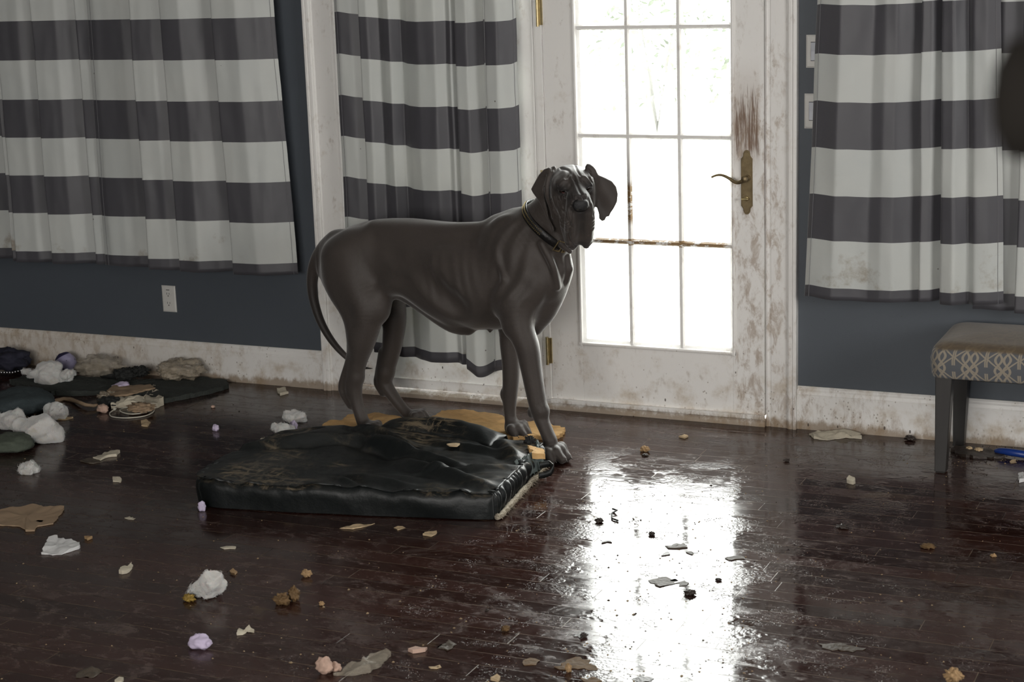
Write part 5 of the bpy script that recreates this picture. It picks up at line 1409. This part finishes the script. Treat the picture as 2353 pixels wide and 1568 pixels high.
sc([(527, 1313), (535, 1309), (547, 1313), (540, 1318), (530, 1317)], 'kibble', 'flat brown chip right of the upright stuffing', .006)
sc([(541, 1455), (548, 1442), (560, 1448), (572, 1438), (586, 1446), (582, 1450), (570, 1446), (556, 1455)], 'cream', 'curved cream shred right of the large lilac chunk', .008)
sc([(506, 1258), (520, 1254), (543, 1258), (540, 1261), (515, 1262)], 'cream', 'thin cream smear of fluff in front of the bed', .002)
sc([(172, 1556), (185, 1540), (210, 1534), (238, 1543), (215, 1556)], 'mudtan', 'brown dried patch near the bottom left', .002)
sc([(262, 1562), (272, 1556), (286, 1559), (280, 1566), (266, 1567)], 'cream', 'white scrap at the bottom edge, left', .008)
sc([(780, 1214), (820, 1206), (862, 1203), (845, 1209), (810, 1216)], 'tanbit', 'long wispy tan fibres in front of the bed', .002, .003)
sc([(905, 1212), (925, 1208), (932, 1212), (915, 1217)], 'tanbit', 'small tan fluff by the front edge of the bed', .003)
sc([(972, 1229), (975, 1222), (1004, 1219), (1006, 1224), (990, 1233)], 'tanbit', 'brown leaf-shaped scrap in front of the bed', .003)
sc([(938, 1493), (955, 1489), (980, 1488), (978, 1495), (950, 1497)], 'peach', 'flat peach strip in the bottom middle', .006)
sc([(985, 1532), (1010, 1527), (1015, 1533), (1000, 1537)], 'tanbit', 'flat tan flake at the bottom middle', .003)
sc([(1002, 1488), (1030, 1473), (1050, 1480), (1030, 1494)], 'mudtan', 'dull brown dried blot in the bottom middle', .002)
sc([(636, 895), (655, 891), (662, 900), (645, 905)], 'cream', 'beige fluff scrap by the baseboard left of the dog', .010)
sc([(325, 968), (336, 965), (346, 971), (338, 979), (326, 977)], 'tanbit', 'rounded tan flake below the cable coil', .005)
sc([(1560, 1003), (1572, 999), (1583, 1003), (1572, 1007)], 'tanbit', 'flat tan chip on the floor in front of the door', .004)
sc([(1860, 993), (1880, 988), (1905, 992), (1935, 990), (1975, 996), (1980, 1003), (1945, 1000), (1900, 1006), (1870, 1002)], 'cream', 'long crumpled cream rag lying against the right baseboard', .012, .003, .020, name='rag')
sc([(1130 - 0, 1560), (1140, 1552), (1152, 1558), (1144, 1566)], 'tanbit', 'tan bit at the very bottom edge, middle', .006)
sc([(1945, 1103), (1952, 1096), (1966, 1101), (1960, 1107)], 'cream', 'small beige fluff ball on the floor right of the door', .012)
sc([(2340, 1090), (2353, 1088), (2356, 1102), (2342, 1104)], 'paper', 'small white plastic bit at the right edge', .010)
sc([(2320, 1059), (2332, 1055), (2336, 1061), (2325, 1063)], 'tanbit', 'tan chip in front of the blue plastic object', .004)
def clod(px, py, w, h, label, seed, mat='dung', **k): return lump('dirt_clod', px, py, w, h, M[mat], label, 'clod', .42, 2.4, seed, group='dirt clods', sub=20, o2=.7, o3=.3, **k)
clod(645, 1392, 34, 26, 'left half of the brown crumbly clod pair in the foreground', 1); clod(672, 1384, 28, 30, 'right half of the brown crumbly clod pair in the foreground', 2)
clod(702, 1328, 22, 16, 'small brown clod above the crumbly pair', 3, 'kibble'); clod(738, 1393, 12, 10, 'pea-sized brown clod right of the crumbly pair', 4, 'kibble')
clod(431, 1384, 26, 16, 'mustard-yellow clump at the foot of the upright stuffing', 5, 'mustard'); clod(608, 1026, 30, 17, 'beige crumbly clump left of the bed', 6, 'cream')
clod(1480, 1039, 20, 13, 'beige lump on the wet floor right of the dog', 7, 'kibble'); clod(1482, 1049, 14, 5, 'thin dark flake below the beige lump', 8, 'mud')
clod(2189, 1572, 36, 30, 'round tan biscuit at the bottom edge, right', 9, 'kibble'); clod(2090, 1014, 22, 10, 'dark brown lump at the right baseboard', 10, 'mud')
clod(1807, 1062, 12, 6, 'small dark clod right of the door threshold', 11, 'mud'); clod(1375, 1202, 18, 10, 'rounded black clod in the window reflection, left', 12, 'mud')
clod(1497, 1231, 14, 8, 'small black clod in the window reflection, centre', 13, 'mud'); clod(1583, 1369, 24, 12, 'dark clod below the grey-brown smears', 14, 'mud')
clod(1650, 1336, 14, 6, 'small dark clod in the reflection, right of the smears', 15, 'mud'); clod(1160, 1452, 18, 12, 'brown clod left of the black wet patch', 16); clod(1305, 1546, 14, 20, 'tan kibble sitting on a brown smear at the bottom', 17, 'kibble')
clod(1340, 1466, 16, 10, 'dark clod right of the black wet patch', 18, 'mud'); clod(2130, 1262, 28, 10, 'low brown lump in the right foreground', 19, 'dung'); clod(2282, 1281, 12, 7, 'small tan crumb at the far right', 20, 'kibble')
clod(1935, 1216, 26, 7, 'dark crumbly clod under the dark floor at the right', 21, 'mud'); clod(1118, 1446 - 40, 8, 5, 'pea-sized dark speck in the lower middle', 22, 'mud')
# smears of dirt where the window is mirrored
def smear(pxs, label, mat='mudtan', ragged=.011, thick=.0018): return slab('dirt_smear', pxs, M[mat], label, 'dirt', thick, .0005, ragged, .003, group='dirt smears on the floor')
smear([(1530, 1255), (1555, 1248), (1575, 1250), (1580, 1258), (1560, 1262), (1535, 1260)], 'flat dirt smear highest in the window reflection'); smear([(1575, 1268), (1590, 1266), (1608, 1270), (1590, 1275)], 'small dirt smear just right of the highest one')
smear([(1522, 1272), (1540, 1268), (1538, 1274), (1526, 1277)], 'small dark smear just below the highest one', 'mud'); smear([(1663, 1282), (1680, 1278), (1712, 1280), (1700, 1287), (1672, 1288)], 'dirt smear at the right border of the reflection')
smear([(1490, 1334), (1520, 1328), (1555, 1330), (1550, 1340), (1520, 1346), (1500, 1342)], 'largest grey-brown dirt smear in the window reflection'); smear([(1548, 1338), (1570, 1335), (1585, 1341), (1565, 1345)], 'dirt smear touching the largest one on its right')
smear([(1198, 1522), (1215, 1514), (1240, 1518), (1232, 1527), (1208, 1527)], 'mustard-brown smear at the bottom, left of the reflection', 'dung'); smear([(1280, 1534), (1310, 1514), (1345, 1514), (1372, 1530), (1360, 1542), (1320, 1536), (1300, 1540)], 'broad brown smear under the tan kibble at the bottom', 'dung')
smear([(1315, 1462), (1335, 1452), (1348, 1455), (1330, 1468)], 'black smear beside the wet patch', 'mud'); smear([(1380, 1244), (1400, 1242), (1405, 1246), (1388, 1247)], 'thin dark streak in the upper left of the reflection', 'mud')
smear([(1450, 1556), (1475, 1550), (1495, 1555), (1500, 1568), (1460, 1572)], 'dark smear at the bottom edge in the reflection', 'mud'); smear([(1335, 1560), (1370, 1556), (1385, 1566), (1350, 1570)], 'brown smear at the bottom edge in the reflection', 'dung')
smear([(1880, 1480), (1930, 1478), (1990, 1490), (1960, 1497), (1900, 1492)], 'grey smeared dirt streak in the lower right', 'mudtan', .006)
# bent black clip
o = MB().tube([on_floor(1408, 1170, .006), on_floor(1418, 1173, .010), on_floor(1406, 1180, .006), on_floor(1406, 1192, .004), on_floor(1420, 1197, .004)], [.0035, .003, .003, .003, .0035], 8).build('bent_clip', M['rubber'], smooth=True); tag(o, 'thin bent black clip lying in the window reflection', 'clip')
# tiny shards: nobody could count them
m = MB()
zones = [((0, 1040, 1300, 1568), 520), ((1300, 1100, 1720, 1568), 300), ((1700, 1050, 2353, 1568), 260), ((2180, 1025, 2353, 1070), 130), ((0, 930, 700, 1060), 90)]
for (x0, y0, x1, y1), n in zones:
    for _ in range(n):
        c = on_floor(rnd.uniform(x0, x1), rnd.uniform(y0, y1), 0)
        if -3.75 < c.x < -2.4 and -1.66 < c.y < -.4: continue
        s = rnd.uniform(.0012, .0042) * (1.6 if rnd.random() < .08 else 1)
        a = rnd.uniform(0, 6.28); k = 5; b = len(m.v)
        ring = [(c.x + s * rnd.uniform(.5, 1.2) * math.cos(a + 2 * math.pi * i / k), c.y + s * rnd.uniform(.5, 1.2) * math.sin(a + 2 * math.pi * i / k), .0002) for i in range(k)]
        m.v += ring + [(c.x, c.y, s * .7)]; m.f += [(b + i, b + (i + 1) % k, b + k) for i in range(k)]
t = NT('mixed_tan_and_dark_crumbs'); cc_ = t.white(t.math('FLOOR', t.math('MULTIPLY', t.sep(t.pos())[0], 90)), '1D')
t.set(color=t.ramp(cc_, [(0, (.03, .02, .015)), (.45, (.05, .035, .02)), (.55, (.26, .19, .11)), (1, (.42, .36, .27))], 'CONSTANT'), rough=.8)
tag(m.build('floor_crumbs', t.m), 'scattered tan and dark crumbs over the floor', 'crumbs', kind='stuff')

# left pile along the baseboard
slab('felt_mat', [(20, 872), (60, 862), (180, 866), (300, 872), (440, 866), (522, 872), (526, 882), (490, 893), (420, 908), (375, 917), (330, 905), (250, 896), (180, 900), (100, 898)], M['mat'], 'dark grey-green felt mat lying along the left baseboard', 'mat', .022, .001, .005, .008)
sc([(245, 900), (262, 886), (300, 884), (345, 884), (358, 890), (330, 896), (300, 905), (262, 910)], 'cardboard', 'brown-red paper fragment on the felt mat', .008, cat='paper scrap', z0=.024)
sc([(255, 930), (268, 918), (295, 912), (330, 914), (345, 900), (352, 886), (364, 890), (368, 915), (375, 921), (362, 928), (340, 932), (325, 922), (290, 926)], 'cream', 'ragged cream cloth strip with an upturned end beside the cable coil', .020, .004, .03, cat='cloth scrap')
lump('cloth_wad', 245, 938, 50, 24, M['blackcloth'], 'small black cloth wad left of the ragged cream strip', 'cloth', .4, 3, 5)
lump('paper_flap', 243, 922, 46, 18, M['film2'], 'dull grey-brown crinkled flap left of the lilac piece', 'scrap', .5, 3, 7)
o = MB().tube([on_floor(62, 925, .03)] + [on_floor(62 + 170 * k / 10, 925 + 8 * math.sin(k * .9), .012 + .006 * math.sin(k)) for k in range(1, 11)], [.016, .013, .012, .012, .011, .010, .010, .009, .008, .007, .005], 8).build('leather_strip', M['cardboard'], smooth=True); tag(o, 'curling tan-brown strip from the teal cushion towards the black wad', 'strip')
# cable coil
pts = [on_floor(262, 942, .008), on_floor(252, 950, .004), on_floor(258, 958, .004), on_floor(290, 961, .004), on_floor(330, 957, .004), on_floor(352, 947, .005), on_floor(350, 938, .007), on_floor(320, 935, .008), on_floor(285, 938, .008), on_floor(276, 945, .006), on_floor(300, 952, .006), on_floor(335, 948, .008), on_floor(345, 941, .009), on_floor(320, 938, .012), on_floor(292, 942, .010)]
def spl(P, n=8):
    out = []
    Q = [P[0] * 2 - P[1]] + P + [P[-1] * 2 - P[-2]]
    for i in range(1, len(P)):
        a, b, c, d = Q[i - 1], Q[i], Q[i + 1], Q[i + 2]
        for k in range(n):
            t = k / n; out.append(.5 * ((2 * b) + (-a + c) * t + (2 * a - 5 * b + 4 * c - d) * t * t + (-a + 3 * b - 3 * c + d) * t ** 3))
    out.append(P[-1]); return out
cb = MB().tube(spl(pts), .0025, 8).build('cable', M['white_cable'], smooth=True); tag(cb, 'thin white cable coiled on the floor by the ragged cream strip', 'cable')
e = MB().tube([pts[0], pts[0] + (pts[0] - pts[1]).normalized() * .022], [.0055, .0045], 8).build('plug', M['white_cable'], cb, smooth=True)
lump('brown_scrap', 315, 950, 60, 18, M['cardboard'], 'crumpled brown paper inside the white cable coil', 'paper scrap', .4, 3, 15, z0=.006)
# clear plastic bags
lump('plastic_bag', 395, 876, 112, 44, M['film2'], 'crumpled cloudy beige plastic bag against the left baseboard, nearest the dog', 'plastic bag', .35, 2.2, 3.3, z0=.024, group='plastic bags', o2=.75, o3=.16)
lump('plastic_bag', 212, 868, 110, 42, M['film'], 'dull see-through plastic bag against the baseboard right of the lilac ball', 'plastic bag', .35, 2.2, 9.3, z0=.024, group='plastic bags', o2=.75, o3=.16)
slab('plastic_film', [(765, 1543), (790, 1530), (830, 1520), (850, 1498), (880, 1490), (897, 1500), (880, 1518), (850, 1536), (810, 1545)], M['film'], 'crinkled clear plastic film wrapped on a peach block at the bottom edge', 'plastic film', .012, .001, .004, .022)
o = MB().lathe([(.004, -.040), (.014, -.040), (.0165, -.034), (.0165, .034), (.014, .040), (.004, .040)], tuple(on_floor(250, 862, .04)), 'x', 16).build('black_tube', M['rubber'], angle=40); tag(o, 'short black foam tube lying on the mat by the baseboard', 'tube')
lump('cloth_wad', 282, 876, 50, 26, M['blackcloth'], 'black crumpled cloth right of the black tube', 'cloth', .4, 3, 25, z0=.024); lump('cloth_wad', 315, 868, 40, 22, M['blackcloth'], 'black cloth knot touching the cloudy plastic bag', 'cloth', .5, 3.5, 27, z0=.03)
# lilac and navy ball
def ball():
    t = NT('lilac_and_navy_printed_ball'); p = t.obj(); x, y, z = t.sep(p)[:3]
    cap = t.step(t.math('ADD', z, t.math('MULTIPLY', x, -.6)), .066, .069)
    bl = t.math('LESS_THAN', t.vor(t.scale(p, (1, 1, 1)), 34), .22)
    t.set(color=t.mix(t.math('MAXIMUM', cap, bl), (.30, .28, .42), (.022, .018, .060)), rough=.6)
    o = lump('toy_ball', 145, 852, 50, 44, t.m, 'round lilac and navy toy ball standing against the left baseboard', 'toy ball', .05, 2, 1, z0=.024)
ball()
lump('fabric_heap', 8, 856, 96, 46, M['navy'], 'navy fabric heap cut by the left edge, against the baseboard', 'fabric', .3, 2, 2, z0=.01)
sb = MB().tube([on_floor(-10, 858, .022), on_floor(20, 858, .022), on_floor(52, 852, .026)], .006, 6).build('studded_strap', M['rubber'], smooth=True); tag(sb, 'short black strap with a row of silver studs at the left edge', 'strap')
for k in range(8):
    c = on_floor(3 + 6.4 * k, 856.5 - (k > 4) * (k - 4) * 1.4, .030)
    MB().lathe([(.001, -.004), (.0045, -.003), (.0055, 0), (.004, .003), (.001, .0045)], tuple(c), 'y', 10).build('stud', M['silver'], sb, smooth=True)
lump('floor_cushion', 18, 958, 150, 56, M['teal'], 'dark teal cushion cut by the left edge, under spilled stuffing', 'cushion', .12, 1.6, 4, elong=1.2, group='floor cushions at the left'); 
lump('floor_cushion', 8, 1042, 104, 42, M['olive'], 'olive green cushion cut by the left edge, below the big white stuffing', 'cushion', .14, 1.6, 6, elong=1.1, group='floor cushions at the left')
sc([(36, 912), (60, 912), (90, 924), (92, 936), (78, 945), (60, 935)], 'tanbit', 'tan felt scrap above the grey-white stuffing', .02, .004, .02)
sc([(120, 962), (150, 957), (168, 959), (150, 964)], 'tanbit', 'flat tan scrap right of the grey-white stuffing', .005)
# things under the bench
o = MB()
pts = [on_floor(2288, 1037, .012), on_floor(2300, 1037, .018), on_floor(2330, 1041, .020), on_floor(2370, 1047, .016), on_floor(2400, 1050, .010)]
o.tube(spl(pts, 5), [.004 + .010 * math.sin(math.pi * min(.97, .12 + k / 21 * .75)) for k in range(21)], 14); o = o.build('brush_handle', M['blue_plastic'], smooth=True)
tag(o, 'bright blue plastic brush handle lying under the bench at the right edge', 'brush')
slab('debris_heap', [(2185, 1030), (2210, 1026), (2250, 1028), (2292, 1034), (2310, 1048), (2260, 1050), (2205, 1044)], M['mud'], 'dark pile of dirt and crumbs under the bench', 'dirt', .010, .0005, .008, .010)
lump('tan_crust', 2226, 1036, 14, 9, M['tanbit'], 'tan crust on the dirt pile behind the rear bench leg', 'crust', .3, 3, 31, z0=.006)
lump('tan_crust', 2248, 1038, 18, 8, M['tanbit'], 'wider tan crust on the dirt pile under the bench', 'crust', .3, 3, 33, z0=.006)

# ------------------------------------------------------------------ unidentified blurred object close to the camera, built as a knob on an added stand
def blurred_object():
    M['walnut'] = plain('dark_brown_matt_wood', (.0065, .0055, .0045), .85, .3, 12, spec=.1)
    k = Vector(CAM + ray(2378, 225) / np.linalg.norm(ray(2378, 225)) * .62)
    d = Vector(_ax((1, 0, 0))); d.z = 0; d.normalize(); px_ = k + d * .09
    root = empty('blurred_object', (px_.x, px_.y, 0)); tag(root, 'unidentified dark brown blurred object at the right edge before the curtain', 'coat stand')
    place(MB().tube([(px_.x, px_.y, .02), (px_.x, px_.y, 1.98)], .016, 16).build('pole', M['walnut'], smooth=True), root)
    place(MB().lathe([(.17, 0), (.17, .015), (.05, .03), (.02, .05)], (px_.x, px_.y, 0), 'z', 24).build('base', M['walnut'], angle=40), root)
    peg = place(MB().tube([px_, k + d * .012], [.010, .009], 12).build('peg', M['walnut'], smooth=True), root)
    kb = MB(); seg = 12
    for i in range(seg + 1):
        pass
    kb.lathe([(.001, -.021), (.009, -.019), (.0135, -.010), (.0145, 0), (.0135, .010), (.009, .019), (.001, .021)], (0, 0, 0), 'z', 24)
    o = kb.build('knob', M['walnut'], smooth=True); o.location = k; place(o, root)
blurred_object()
